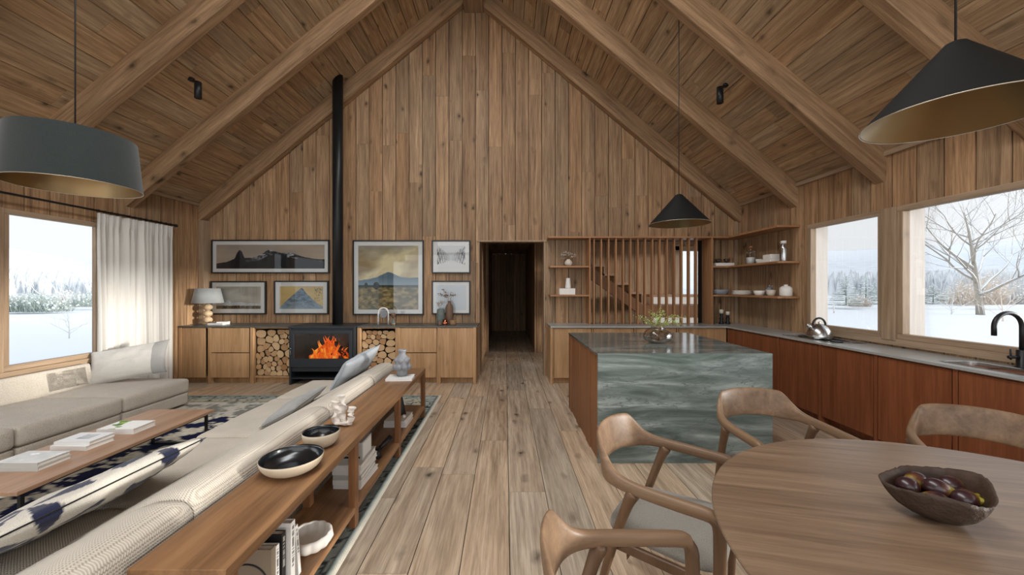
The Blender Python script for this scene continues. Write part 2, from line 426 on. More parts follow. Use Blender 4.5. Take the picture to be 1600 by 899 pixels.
def mk_curtain():
    m, n, b, out = newmat('white_linen_curtain')
    tc = n.nodes.new('ShaderNodeTexCoord'); no = node(n, 'ShaderNodeTexNoise', Scale=1., Detail=3.); n.links.new(mapping(n, tc.outputs['Object'], (300, 300, 60)), no.inputs['Vector'])
    c = mixc(n, no.outputs[0], L4('dedbd5'), L4('efece6')); n.links.new(c, b.inputs['Base Color']); b.inputs['Roughness'].default_value = .95
    tl = n.nodes.new('ShaderNodeBsdfTranslucent'); n.links.new(c, tl.inputs[0])
    mx = n.nodes.new('ShaderNodeMixShader'); mx.inputs[0].default_value = .25; n.links.new(b.outputs[0], mx.inputs[1]); n.links.new(tl.outputs[0], mx.inputs[2]); n.links.new(mx.outputs[0], out.inputs[0])
    bump(n, b, no.outputs[0], .15, .003)
    return m
M['curtain'] = mk_curtain()

def mk_marble():
    m, n, b, out = newmat('green_grey_quartzite')
    tc = n.nodes.new('ShaderNodeTexCoord')
    rt = mapping(n, tc.outputs['Object'], (.7, .7, 4.6), (0, math.radians(-16), 0))
    n1 = node(n, 'ShaderNodeTexNoise', Scale=1.3, Detail=9., Roughness=.62, Distortion=1.3); n.links.new(rt, n1.inputs['Vector'])
    n2 = node(n, 'ShaderNodeTexNoise', Scale=2.2, Detail=6., Roughness=.6, Distortion=.5); n.links.new(mapping(n, tc.outputs['Object'], (1, 1, 5.5), (0, math.radians(-8), 0)), n2.inputs['Vector'])
    c = ramp(n, n1.outputs[0], [(.3, L4('36403d')), (.43, L4('59645f')), (.55, L4('7c8783')), (.68, L4('a9b2ad'))])
    vein = ramp(n, math_(n, 'ABSOLUTE', math_(n, 'SUBTRACT', n2.outputs[0], .5)), [(.0, (1, 1, 1)), (.008, (.6, .6, .6)), (.02, (0, 0, 0))])
    gate = ramp(n, n1.outputs[0], [(.45, (0, 0, 0)), (.6, (1, 1, 1))])
    c = mixc(n, math_(n, 'MULTIPLY', math_(n, 'MULTIPLY', vein, gate), .75), c, L4('2e3634'))
    n3 = node(n, 'ShaderNodeTexNoise', Scale=1., Detail=3.); n.links.new(mapping(n, tc.outputs['Object'], (12, 12, 160), (0, math.radians(-14), 0)), n3.inputs['Vector'])
    c = mixc(n, .3, c, ramp(n, n3.outputs[0], [(.35, (.6, .6, .6)), (.65, (1.15, 1.15, 1.15))]), 'MULTIPLY')
    n.links.new(c, b.inputs['Base Color']); b.inputs['Roughness'].default_value = .3; b.inputs['Specular IOR Level'].default_value = .5
    bump(n, b, n1.outputs[0], .06, .01)
    return m
M['marble'] = mk_marble()
def mk_marbletop():
    m, n, b, out = newmat('green_grey_quartzite_top')
    tc = n.nodes.new('ShaderNodeTexCoord')
    n1 = node(n, 'ShaderNodeTexNoise', Scale=1.3, Detail=9., Roughness=.62, Distortion=1.3); n.links.new(mapping(n, tc.outputs['Object'], (.9, 5, 1), (0, 0, .25)), n1.inputs['Vector'])
    c = ramp(n, n1.outputs[0], [(.3, L4('3c4340')), (.5, L4('5b6360')), (.7, L4('7d8480'))])
    n.links.new(c, b.inputs['Base Color']); b.inputs['Roughness'].default_value = .14; b.inputs['Specular IOR Level'].default_value = .6
    return m
M['marbletop'] = mk_marbletop()
def mk_terrain():
    m, n, b, out = newmat('snowy_ground')
    at = n.nodes.new('ShaderNodeAttribute'); at.attribute_name = 'Col'
    tc = n.nodes.new('ShaderNodeTexCoord'); no = node(n, 'ShaderNodeTexNoise', Scale=.25, Detail=8., Roughness=.75); n.links.new(tc.outputs['Object'], no.inputs['Vector'])
    sp = n.nodes.new('ShaderNodeSeparateColor'); n.links.new(at.outputs['Color'], sp.inputs[0])
    f = math_(n, 'MULTIPLY', sp.outputs[0], ramp(n, no.outputs[0], [(.4, (.15, .15, .15)), (.62, (1, 1, 1))]))
    n.links.new(mixc(n, f, L4('e6eaef'), L4('b9c2ca')), b.inputs['Base Color']); b.inputs['Roughness'].default_value = .95; b.inputs['Specular IOR Level'].default_value = .05  # hill forest colour is paled to stand in for distance haze
    return m
M['terrain'] = mk_terrain()
def mk_log():
    m, n, b, out = newmat('log_cut_end')
    tc = n.nodes.new('ShaderNodeTexCoord'); oi = n.nodes.new('ShaderNodeObjectInfo')
    wv = n.nodes.new('ShaderNodeTexWave'); wv.wave_type = 'RINGS'; wv.rings_direction = 'Y'; wv.inputs['Scale'].default_value = 28; wv.inputs['Distortion'].default_value = 3
    n.links.new(tc.outputs['Object'], wv.inputs['Vector'])
    base = ramp(n, oi.outputs['Random'], [(0, L4('b58f63')), (.35, L4('d3b48a')), (.7, L4('c7a47c')), (1, L4('a3774c'))])
    c = mixc(n, .35, base, ramp(n, wv.outputs['Color'], [(.0, (.6, .55, .5)), (1, (1.1, 1.1, 1.1))]), 'MULTIPLY')
    n.links.new(c, b.inputs['Base Color']); b.inputs['Roughness'].default_value = .8
    return m
M['logend'] = mk_log()
def mk_flame():
    m, n, b, out = newmat('flames'); n.nodes.remove(b)
    tc = n.nodes.new('ShaderNodeTexCoord'); no = node(n, 'ShaderNodeTexNoise', Scale=9., Detail=4., Distortion=1.2); n.links.new(mapping(n, tc.outputs['Object'], (1, 1, .5)), no.inputs['Vector'])
    lw = n.nodes.new('ShaderNodeLayerWeight'); lw.inputs['Blend'].default_value = .35
    em = n.nodes.new('ShaderNodeEmission'); n.links.new(ramp(n, no.outputs[0], [(.35, (.35, .02, .0)), (.5, (1, .12, .005)), (.62, (1, .30, .02)), (.74, (1, .6, .12))]), em.inputs[0]); em.inputs[1].default_value = 1.15
    tr = n.nodes.new('ShaderNodeBsdfTransparent'); mx = n.nodes.new('ShaderNodeMixShader')
    hole = ramp(n, no.outputs[0], [(.38, (1, 1, 1)), (.5, (0, 0, 0))])
    n.links.new(math_(n, 'MAXIMUM', math_(n, 'MULTIPLY', lw.outputs['Facing'], .8), hole), mx.inputs[0]); n.links.new(em.outputs[0], mx.inputs[1]); n.links.new(tr.outputs[0], mx.inputs[2]); n.links.new(mx.outputs[0], out.inputs[0])
    return m
M['flame'] = mk_flame()
def mk_fig():
    m, n, b, out = newmat('fig_skin')
    tc = n.nodes.new('ShaderNodeTexCoord'); sp = n.nodes.new('ShaderNodeSeparateXYZ'); n.links.new(tc.outputs['Object'], sp.inputs[0])
    no = node(n, 'ShaderNodeTexNoise', Scale=25., Detail=4.); n.links.new(tc.outputs['Object'], no.inputs['Vector'])
    h = math_(n, 'ADD', math_(n, 'MULTIPLY', sp.outputs['X'], 16.), math_(n, 'MULTIPLY', no.outputs[0], .6))
    n.links.new(ramp(n, h, [(.25, L4('2e151a')), (.55, L4('55301f')), (.8, L4('a09334'))]), b.inputs['Base Color']); b.inputs['Roughness'].default_value = .35
    b.inputs['Coat Weight'].default_value = .2
    return m
M['fig'] = mk_fig()
# ================================================================== the room
XL, XR, YB, YR = -5.10, 3.92, 6.41, -3.5
RX, RZ, EZ = -.56, 6.66, 2.90
def zc(x): return RZ - (RZ - EZ) * (abs(x - RX) / ((RX - XL) if x < RX else (XR - RX)))
def split(a0, a1, z0, z1fn, ops):
    """z ranges left free by openings for the strip a0..a1"""
    mid = (a0 + a1) / 2; rs = [(z0, None)]
    for (b0, b1, c0, c1) in ops:
        if b0 - 1e-4 < mid < b1 + 1e-4:
            new = []
            for (p, q) in rs:
                if c0 > p + .001: new.append((p, c0))
                new.append((c1, q))
            rs = new
    return rs
def board_wall(name, axis, pos, a0, a1, ztop, ops=(), side=-1, pitch=.2255, phase=0., th=.2, joints=False, z0=0., mat='wall', gap=.0048):
    """vertical boards (real grooves) on a thick backing. axis 'X': wall in the plane y=pos, boards run over x"""
    mb = MB(); edges = {a0, a1}
    k = math.floor((a0 - phase) / pitch)
    while phase + k * pitch < a1:
        e = phase + k * pitch
        if e > a0 + .02 and e < a1 - .02: edges.add(e)
        k += 1
    reg = sorted(edges); cuts = sorted({v for o in ops for v in o[:2] if a0 < v < a1})
    bd = .022
    def emit(p, q, lo, hi0, hi1, d0, d1, mi):
        lo0 = lo if not isinstance(lo, tuple) else lo[0]
        pts = []
        for zz in ((lo, lo, lo, lo), (hi0, hi1, hi1, hi0)):
            for (a, d), z in zip(((p, d0), (q, d0), (q, d1), (p, d1)), zz):
                pts.append((a, pos + d, z) if axis == 'X' else (pos + d, a, z))
        mb.hexa(pts, mi)
    for e0, e1 in zip(reg, reg[1:]):
        mb.rnd(); sub = [e0] + [c for c in cuts if e0 < c < e1] + [e1]
        jz = []
        if joints:
            zz = random.uniform(.2, 4.5)
            while zz < 7: jz.append(zz); zz += random.uniform(2.2, 4.5)
        for i, (s0, s1) in enumerate(zip(sub, sub[1:])):
            g0 = gap if i == 0 else 0; g1 = gap if i == len(sub) - 2 else 0
            for lo, hi in split(s0, s1, z0, None, ops):
                h0 = ztop(s0) if hi is None else hi; h1 = ztop(s1) if hi is None else hi
                if max(h0, h1) <= lo + .005: continue
                cur = lo
                for z in jz:
                    if cur + .15 < z < min(h0, h1) - .15:
                        emit(s0 + g0, s1 - g1, cur, z - .001, z - .001, 0, bd * (-side), 0); mb.rnd(); cur = z + .001
                emit(s0 + g0, s1 - g1, cur, max(h0, cur + .001), max(h1, cur + .001), 0, bd * (-side), 0)
    mb.tag = (0, 0, 0, 1)
    sub = sorted({a0, a1} | set(cuts) | ({RX} if axis == 'X' and a0 < RX < a1 else set()))
    for s0, s1 in zip(sub, sub[1:]):
        for lo, hi in split(s0, s1, z0, None, ops):
            h0 = ztop(s0) if hi is None else hi; h1 = ztop(s1) if hi is None else hi
            emit(s0, s1, lo, h0, h1, (bd + .0005) * (-side), th * (-side), 1)
    return struct(mb.build(name, [M[mat], M['dark']]))

# floor: planks along Y with random butt joints
mb = MB(); pw = .268; k0 = int((XL - .6) / pw) - 1
x = .025 + k0 * pw
seeds = {-1: (3.42, 6.0), 0: (4.1, 2.77, 7.1)}
while x < 6.2:
    ys = []
    key = round((x - .025) / pw)
    fixed = {-3: (1.98, 6.5), -2: (3.03, 5.2), -1: (3.70, 5.85), 0: (2.77, 7.4), 1: (4.68, 1.2), 2: (1.9, 3.95)}
    if key in fixed: ys = list(fixed[key])
    yy = random.uniform(-3.4, -1)
    while yy < 13.4:
        if all(abs(yy - q) > 1.1 for q in ys): ys.append(yy)
        yy += random.uniform(1.7, 3.0)
    ys = sorted([YR - .1] + ys + [13.6])
    for a, b in zip(ys, ys[1:]):
        mb.rnd(); mb.box(x + .0024, x + pw - .0024, a + .001, b - .001, -.03, 0, 0)
    x += pw
mb.tag = (0, 0, 0, 1); mb.box(XL - .3, 6.4, YR - .2, 13.7, -.12, -.031, 1)
struct(mb.build('floor', [M['floor'], M['dark']]))

# ceiling: boards along Y on both slopes
mb = MB()
for sgn, xe in ((-1, XL), (1, XR)):
    run = abs(xe - RX); n = 26; dx = run / n
    for i in range(n):
        xa = RX + sgn * (i * dx + .0048); xb = RX + sgn * ((i + 1) * dx - .0048)
        yy = YR + random.uniform(.5, 1.8); ys = [YR]
        while yy < YB: ys.append(yy); yy += random.uniform(1.2, 2.6)
        ys.append(YB + .02)
        for a, b in zip(ys, ys[1:]):
            mb.rnd(); za, zb = zc(xa), zc(xb)
            mb.hexa([(xa, a + .001, za), (xb, a + .001, zb), (xb, b - .001, zb), (xa, b - .001, za), (xa, a + .001, za + .022), (xb, a + .001, zb + .022), (xb, b - .001, zb + .022), (xa, b - .001, za + .022)], 0)
    mb.tag = (0, 0, 0, 1)
    x2 = xe + sgn * .45; z2 = EZ - .45 * (RZ - EZ) / run
    mb.hexa([(RX, YR - .3, RZ + .023), (x2, YR - .3, z2 + .023), (x2, YB + .25, z2 + .023), (RX, YB + .25, RZ + .023), (RX, YR - .3, RZ + .25), (x2, YR - .3, z2 + .25), (x2, YB + .25, z2 + .25), (RX, YB + .25, RZ + .25)], 1)
struct(mb.build('ceiling', [M['ceil'], M['dark']]))

# walls. openings: (a0, a1, z0, z1)
DOOR = (-.456, .674, -1, 2.28); SLOT = (1.39, 3.349, .88, 2.30)
board_wall('wall_back', 'X', YB, XL, XR, zc, [DOOR, SLOT], joints=True, phase=-.456 - .05, th=.16)
WZ0, WZ1 = 1.0, 2.29
RW = [(3.93, 4.87, WZ0, WZ1), (1.75, 3.75, WZ0, WZ1), (-3.1, 1.45, WZ0 - .9, WZ1)]
board_wall('wall_right', 'Y', XR, YR, YB, lambda a: EZ, RW, side=-1, phase=3.845 - .02, th=.2, pitch=.2265)
LZ0, LZ1 = .66, 2.29
LW = [(3.84, 5.35, LZ0, LZ1), (1.7, 3.66, LZ0, LZ1), (-3.1, 1.45, .1, LZ1)]
board_wall('wall_left', 'Y', XL, YR, YB, lambda a: EZ, LW, side=1, phase=4.003, th=.2, pitch=.2265)
board_wall('wall_rear', 'X', YR, XL, XR, zc, [(-4.9, 3.7, .1, 2.6), (-2.9, 1.8, 2.9, 5.2)], side=1, th=.2)

# hall behind the back wall: second wall with its opening, corridor beyond, stair hall
HY = 8.68
board_wall('wall_hall', 'X', HY, -.456, 5.3, lambda a: 2.66, [(-.39, .67, -1, 2.53), (4.05, 5.25, 1.09, 2.35)], phase=.72, th=.16)
board_wall('wall_passage', 'Y', -.456, YB + .02, 13.1, lambda a: 2.66, [], side=1, phase=.1, th=.12)
board_wall('wall_corridor', 'Y', .70, HY + .16, 13.1, lambda a: 2.66, [], side=-1, phase=.1, th=.12)
board_wall('wall_far', 'X', 13.1, -.5, .75, lambda a: 2.66, [], phase=.05, th=.12)
board_wall('wall_hall_right', 'Y', 5.3, YB, HY + .2, lambda a: 2.66, [(6.75, 8.55, .5, 2.4)], side=-1, phase=.1, th=.16)
mb = MB(); mb.rnd()
yy = -.6
while yy < 5.4:
    mb.rnd(); mb.box(yy + .002, yy + .2, YB + .15, 13.2, 2.66, 2.70); yy += .204
mb.tag = (0, 0, 0, 1); mb.box(-.6, 5.5, YB + .13, 13.3, 2.701, 2.74, 1)
struct(mb.build('ceiling_hall', [M['ceil'], M['dark']]))

# door casing at the first opening
mb = MB(); yf = YB - .004
mb.box(-.456 - .0, -.456 + .02, yf - .01, YB + .17, 0, 2.28); mb.box(.674 - .02, .674, yf - .01, YB + .17, 0, 2.28); mb.box(-.48, .70, yf - .02, YB + .17, 2.275, 2.30)
struct(mb.build('trim_door_casing', M['trimz'], bev=.002))

# corner posts and a cornice strip under the slope
mb = MB(); mb.box(XL, XL + .095, YB - .14, YB, 0, 2.62); struct(mb.build('trim_corner_left', M['trimz'], bev=.003))
mb = MB(); mb.box(XR - .05, XR, YB - .05, YB, 0, 2.62); struct(mb.build('trim_corner_right', M['trimz'], bev=.003))
mb = MB(); mb.box(XL, XL + .03, YR, YB, EZ - .05, EZ); struct(mb.build('trim_eave_left', M['trimw'], bev=.003))
mb = MB(); mb.box(XR - .03, XR, YR, YB, EZ - .05, EZ); struct(mb.build('trim_eave_right', M['trimw'], bev=.003))

# rafters: one mesh each, slightly waney edges; ridge beam
def rafter(y0, y1, sgn):
    mb = MB(); xe = XL if sgn < 0 else XR; n = 26
    def zb(x): return zc(x) - .31
    def sec(i, t):
        return [(0, 0)]
    rows = []
    for i in range(n + 1):
        x = RX + (xe - RX) * i / n
        j = lambda k: .008 * mn.noise(Vector((x * 1.7, k * 5.3, y0 * 3)))
        c = .018
        ring = [(x, y0 + j(1), zc(x) + .01), (x, y0 + j(2), zb(x) + c + j(3)), (x, y0 + c + j(2), zb(x) + j(4)), (x, y1 - c + j(5), zb(x) + j(4)), (x, y1 + j(5), zb(x) + c + j(6)), (x, y1 + j(6), zc(x) + .01)]
        rows.append([mb.bm.verts.new(q) for q in ring])
    for a, b in zip(rows, rows[1:]):
        for k in range(6): mb._f([a[k], a[(k + 1) % 6], b[(k + 1) % 6], b[k]], 0, False)
    mb._f(rows[0]); mb._f(rows[-1][::-1])
    o = struct(mb.build('trim_rafter_' + ('left' if sgn < 0 else 'right'), M['beam'])); an = -sgn * -math.atan((RZ - EZ) / abs(xe - RX))
    R = Matrix.Translation((RX, y0, RZ)) @ Matrix.Rotation(an, 4, 'Y'); o.data.transform(R.inverted()); o.matrix_world = R; Wm[o.name] = R
    return o
for (a, b) in ((6.27, YB), (5.06, 5.20), (3.88, 4.02), (2.71, 2.85), (1.54, 1.68), (.37, .51), (-.8, -.66), (-2.0, -1.86)):
    rafter(a, b, -1); rafter(a, b, 1)
mb = MB(); mb.box(RX + .03 - .16, RX + .03 + .16, YR, YB, 6.16, 6.6); struct(mb.build('trim_ridge_beam', M['beamY'], bev=.01))

# windows: frame, glass, outer reveal, sill
def window(nm, x, sgn, y0, y1, z0, z1, reveal=True, f=.055):
    """x wall face, sgn +1 to the right outside"""
    mb = MB(); a, b = (x - .012 * sgn, x + .06 * sgn)
    xa, xb = min(a, b), max(a, b)
    mb.box(xa, xb, y0, y1, z1 - f, z1); mb.box(xa, xb, y0, y1, z0, z0 + f)
    fr = struct(mb.build(nm, M['trimw'], bev=.004))
    mb = MB(); mb.box(xa, xb, y0, y0 + f, z0 + f, z1 - f); mb.box(xa, xb, y1 - f, y1, z0 + f, z1 - f)
    mb.build('window_jamb', M['trimz'], fr, bev=.004)
    mb = MB(); gx = x + .035 * sgn; mb._f([mb.bm.verts.new(q) for q in ((gx, y0 + f, z0 + f), (gx, y1 - f, z0 + f), (gx, y1 - f, z1 - f), (gx, y0 + f, z1 - f))]); mb.build('window_glass', M['wglass'], fr)
    if reveal:
        xo0, xo1 = sorted((x + .06 * sgn, x + .21 * sgn))
        mb = MB(); mb.box(xo0, xo1, y1 - f, y1, z0, z1); mb.box(xo0, xo1, y0, y0 + f, z0, z1); mb.build('outer_post', M['reveal'], fr)
    return fr
fr1 = window('window_1', XL, -1, 3.82, 5.37, .64, 2.31, False)
mb = MB(); mb.box(XL - .035, XL + .012, 4.69, 4.74, .69, 2.26); mb.build('window_mullion', M['trimz'], fr1, bev=.003)
window('window_2', XL, -1, 1.68, 3.68, .64, 2.31)
window('window_3', XL, -1, -3.12, 1.47, .08, 2.31)
window('window_4', XR, 1, 3.91, 4.89, .985, 2.31)
window('window_5', XR, 1, 1.73, 3.77, .985, 2.31)
window('window_6', XR, 1, -3.12, 1.47, .08, 2.31)
for nm, x, a, b, z0 in (('trim_window_post_left', XL + .0, 3.68, 3.82, .6), ('trim_window_post_right', XR - .03, 3.77, 3.91, .97)):
    mb = MB(); mb.box(x, x + .03, a, b, z0, 2.31); struct(mb.build(nm, M['trimz'], bev=.003))
# ledge under the right windows and sill under the left ones
mb = MB(); mb.box(XR - .02, XR, 1.6, 4.9, .92, .985)
struct(mb.build('trim_backsplash', M['trimw'], bev=.002))
mb = MB(); mb.box(XL, XL + .05, 1.6, 4.76, .58, .64); struct(mb.build('trim_sill_left', M['trimw'], bev=.004))
# rear glazing
def rear_window(nm, x0, x1, z0, z1, nm_m):
    mb = MB(); f = .07
    mb.box(x0, x1, YR - .1, YR, z1 - f, z1); mb.box(x0, x1, YR - .1, YR, z0, z0 + f)
    for i in range(nm_m + 1):
        xx = x0 + (x1 - x0 - f) * i / nm_m; mb.box(xx, xx + f, YR - .1, YR, z0, z1)
    fr = struct(mb.build(nm, M['trimz'])); mb = MB(); mb._f([mb.bm.verts.new(q) for q in ((x0, YR - .06, z0), (x1, YR - .06, z0), (x1, YR - .06, z1), (x0, YR - .06, z1))]); mb.build('window_glass', M['wglass'], fr)
rear_window('window_7', -4.9, 3.7, .1, 2.6, 4); rear_window('window_8', -2.9, 1.8, 2.9, 5.2, 2)
def hallwin():
    mb = MB(); y = HY
    mb.box(3.86, 4.05, y - .03, y + .02, 1.0, 2.5); mb.box(5.22, 5.29, y - .03, y + .02, 1.0, 2.5); mb.box(3.86, 5.29, y - .03, y + .02, 2.35, 2.45); mb.box(3.86, 5.29, y - .03, y + .02, 1.02, 1.09)
    fr = struct(mb.build('window_9', M['trimz'], bev=.003)); mb = MB(); mb.box(4.05, 5.22, y + .05, y + .056, 1.09, 2.35); mb.build('window_glass', M['wglass'], fr)
hallwin()

# ================================================================== outdoors
def ridge_h(az):
    return 1
def terrain():
    mb = MB(); bm = mb.bm; cl = bm.loops.layers.float_color.new('Col')
    NA = 220; rs = [7, 10, 14, 19, 26, 34, 44, 56, 72, 92, 118, 140, 160, 180, 205, 235, 270, 310, 350, 400, 460]
    V = []; forest = []
    for i in range(NA):
        az = 2 * PI * i / NA; row = []; fr = []
        for r in rs:
            p = Vector((r * math.cos(az), r * math.sin(az), 0))
            z = -.30 + .22 * mn.noise(p * .07) * min(1, (r - 7) / 20)
            t = max(0, min(1, (r - 110) / 200)); t = t * t * (3 - 2 * t)
            hh = 15 + 8 * mn.noise(Vector((math.cos(az) * 2.2, math.sin(az) * 2.2, 3))) + 5 * mn.noise(Vector((math.cos(az) * 7, math.sin(az) * 7, 9)))
            hh += 2 * max(0, math.cos(az - 2.35)) + 11 * max(0, math.cos(az - .83)) ** 4
            z += t * hh * (r / 300)
            row.append(bm.verts.new((p.x, p.y, z)))
            fr.append(max(0, min(1, .55 * t + .9 * t * mn.noise(Vector((math.cos(az) * 6, math.sin(az) * 6, r * .012))))) + (.5 if 112 < r < 150 else 0))
        V.append(row); forest.append(fr)
    for i in range(NA):
        for j in range(len(rs) - 1):
            k = (i + 1) % NA; f = mb._f([V[i][j], V[i][j + 1], V[k][j + 1], V[k][j]], 0, True)
            for l, (a, b) in zip(f.loops, ((i, j), (i, j + 1), (k, j + 1), (k, j))):
                c = forest[a][b]; l[cl] = (c, c, c, 1)
    c0 = bm.verts.new((0, 0, -.3))
    for i in range(NA):
        f = mb._f([c0, V[i][0], V[(i + 1) % NA][0]], 0, True)
        for l in f.loops: l[cl] = (0, 0, 0, 1)
    o = mb.build('ground_snow', M['terrain']); struct(o)
terrain()

def branch_tree(name, label, cat, base, h, spread, seed, levels=4, lean=(0, 0), snow=True, r0=None, n0=6, group=None, mat='barks', trunk=.35, tl=.55, zz=(.35, .9), bl=1.25):
    rng = random.Random(seed); tb = MB(); sb = MB()
    base = Vector(base)
    def grow(p, d, ln, r, lev):
        n = 6 if lev < 2 else 4; pts = [p]; dd = d.copy()
        for i in range(n):
            wv = .22 if lev else .07; dd = (dd + Vector((rng.uniform(-wv, wv), rng.uniform(-wv, wv), rng.uniform(-.05, .16) if lev else 0))).normalized()
            pts.append(pts[-1] + dd * ln / n)
        rr = [r * (1 - (.85 if lev == 0 else .7) * i / n) for i in range(n + 1)]
        tb.tube(pts, rr, 6 if lev < 2 else 4)
        if snow and r > .012:
            sb.tube([q + Vector((0, 0, rr[i] * .75)) for i, q in enumerate(pts)], [x * .85 for x in rr], 5)
        if lev < levels:
            m = n0 if lev == 0 else rng.randint(3, 4)
            for k in range(m):
                t = rng.uniform(.35 if lev else trunk, 1); i = min(n - 1, int(t * n)); q = pts[i].lerp(pts[i + 1], t * n - i)
                a = (k + rng.random() * .6) / m * 2 * PI
                if lev == 0: nd = Vector((math.cos(a) * spread, math.sin(a) * spread, rng.uniform(*zz)))
                else:
                    s = dd.orthogonal().normalized(); s.rotate(Matrix.Rotation(a, 3, dd)); nd = dd * .9 + s * rng.uniform(.5, .9) + Vector((0, 0, .12))
                grow(q, nd.normalized(), ln * rng.uniform(.5, .72) * (bl if lev == 0 else 1), rr[i] * rng.uniform(.45, .62), lev + 1)
    t = thing(name, label, cat, base, group=group)
    d0 = Vector((lean[0], lean[1], 1)).normalized(); grow(base, d0, h * tl, r0 or h * .035, 0)
    tb.build('trunk_and_branches', M[mat], t)
    if snow: sb.build('branch_snow', M['snow'], t)['kind'] = 'stuff'
    else: sb.bm.free()
    return t
branch_tree('bare_tree', 'big snow-laden bare tree with spreading branches outside the right kitchen window', 'tree', P(1532, 492, 26) + Vector((0, 0, -.15)), 8.6, 1.15, 14, 4, r0=.22, n0=15, trunk=.12, tl=.85, zz=(.45, 1.3), bl=1.0)
branch_tree('bare_tree', 'bare young tree with thin stems among bushes outside the left window', 'tree', P(62, 480, 34) + Vector((0, 0, -.1)), 4.2, .7, 5, 3, snow=True, r0=.06, n0=5, trunk=.1, mat='barkg')
branch_tree('bare_shrub', 'small leafless shrub alone in the snow in front of the left window hedge', 'shrub', P(108, 530, 13.0) + Vector((0, 0, .0)), 1.5, .9, 8, 3, snow=False, r0=.02, n0=7, trunk=.02, mat='barkg')
branch_tree('bare_shrub', 'thin leafless sapling at the left edge of the narrower kitchen window view', 'shrub', P(1303, 490, 24), 2.2, .8, 9, 3, snow=True, r0=.04, n0=4, trunk=.1, mat='barkg')
branch_tree('bare_shrub', 'thin leafless saplings in the snow seen behind the black kitchen tap', 'shrub', P(1567, 503, 20), 3.0, .5, 19, 3, snow=True, r0=.04, n0=5, trunk=.05, mat='tan')
branch_tree('bare_shrub', 'low leaning bare shrub at the post of the wide kitchen window', 'shrub', P(1487, 492, 24), 2.6, 1.2, 23, 3, snow=True, r0=.04, n0=5, trunk=.05, mat='barkg')

def bush(name, label, cat, base, w, h, seed, mat, kind='conifer', group=None):
    rng = random.Random(seed); mb = MB(); sb = MB(); base = Vector(base)
    if kind == 'conifer':
        n = int(h * 5) + 5
        for i in range(n):
            z = h * (i / n) ** .9; r = w * .5 * (1 - i / n) + .05
            m = 9
            for k in range(m):
                a = rng.uniform(0, 2 * PI); p = base + Vector((0, 0, z)); q = p + Vector((math.cos(a) * r, math.sin(a) * r, -.12 * h / n * 3 + .05)); e = (q - p).cross(Vector((0, 0, 1))).normalized() * r * .28
                mb.prism([p, q - e * .6, q + (q - p) * .15, q + e * .6], (0, 0, .03))
                if rng.random() < .75: sb.prism([p.lerp(q, .3) + Vector((0, 0, .035)), q - e * .45 + Vector((0, 0, .035)), q + Vector((0, 0, .035)), q + e * .45 + Vector((0, 0, .035))], (0, 0, .04))
        mb.tube([base, base + Vector((0, 0, h))], [.05 * h / 2, .01], 5)
    else:
        for i in range(int(130 * w)):
            x = rng.uniform(-.5, .5) * w; yv = rng.uniform(-.4, .4) * min(w, 2); hh = h * rng.uniform(.5, 1) * math.sqrt(max(.1, 1 - (2 * x / w) ** 2))
            p = base + Vector((x, yv, 0)); q = p + Vector((rng.uniform(-.3, .3) * h, rng.uniform(-.3, .3) * h, hh))
            mb.tube([p, p.lerp(q, .5) + Vector((rng.uniform(-.05, .05), 0, 0)), q], [.014, .01, .004], 3)
            if kind == 'leafy':
                for _ in range(4):
                    c = p.lerp(q, rng.uniform(.3, 1)); s = rng.uniform(.05, .11); d = Vector((rng.uniform(-1, 1), rng.uniform(-1, 1), rng.uniform(-.3, 1))) * s; e = Vector((d.y, -d.x, s * .3)) * .4
                    mb.prism([c, c + d * .5 + e, c + d, c + d * .5 - e], (0, 0, .008))
            if rng.random() < .5:
                c = p.lerp(q, rng.uniform(.5, 1)); sb.ball(c, rng.uniform(.025, .06), 6, (1.3, 1.3, .6))
    t = thing(name, label, cat, base, group=group)
    mb.build('foliage', M[mat], t)['kind'] = 'stuff'; sb.build('foliage_snow', M['snow'], t)['kind'] = 'stuff'
    return t
bush('evergreen_bush', 'broad green bush dusted with snow outside the left window', 'bush', P(52, 488, 27), 4.2, 1.5, 1, 'evg', 'leafy')
bush('bare_bush', 'grey frosted bush right of the green bush outside the left window', 'bush', P(99, 480, 34), 2.4, 1.7, 2, 'barkg', 'twig')
bush('reed_clump', 'tan dry reeds left of the green bush outside the left window', 'plant', P(14, 484, 29), 1.3, 1.3, 3, 'tan', 'twig')
bush('evergreen_bush', 'smaller frosted bush beside the curtain edge outside the left window', 'bush', P(133, 480, 31), 2.0, 1.5, 4, 'evg', 'twig')
cons = [(1322, 478, 31, 2.2, 2.5, 'first conifer from the pale post'), (1336, 477, 56, 2.0, 2.4, 'second conifer from the pale post'), (1353, 479, 41, 2.6, 3.4, 'third and broadest conifer, near the reeds'), (1366, 478, 49, 2.4, 3.2, 'fourth conifer, close to the window mullion'), (1379, 478, 57, 2.2, 3.0, 'last conifer at the window mullion')]
for i, (x, y, Y, w, h, d) in enumerate(cons):
    bush('snowy_conifer', 'small snow-dusted ' + d + ' in the narrower kitchen window', 'tree', P(x, y, Y), w, h, 30 + i, 'evg', 'conifer', 'conifers outside the narrower kitchen window')
bush('reed_clump', 'tan dry reeds between the conifers in the narrower kitchen window', 'plant', P(1342, 480, 33), 1.5, 1.3, 41, 'tan', 'twig')
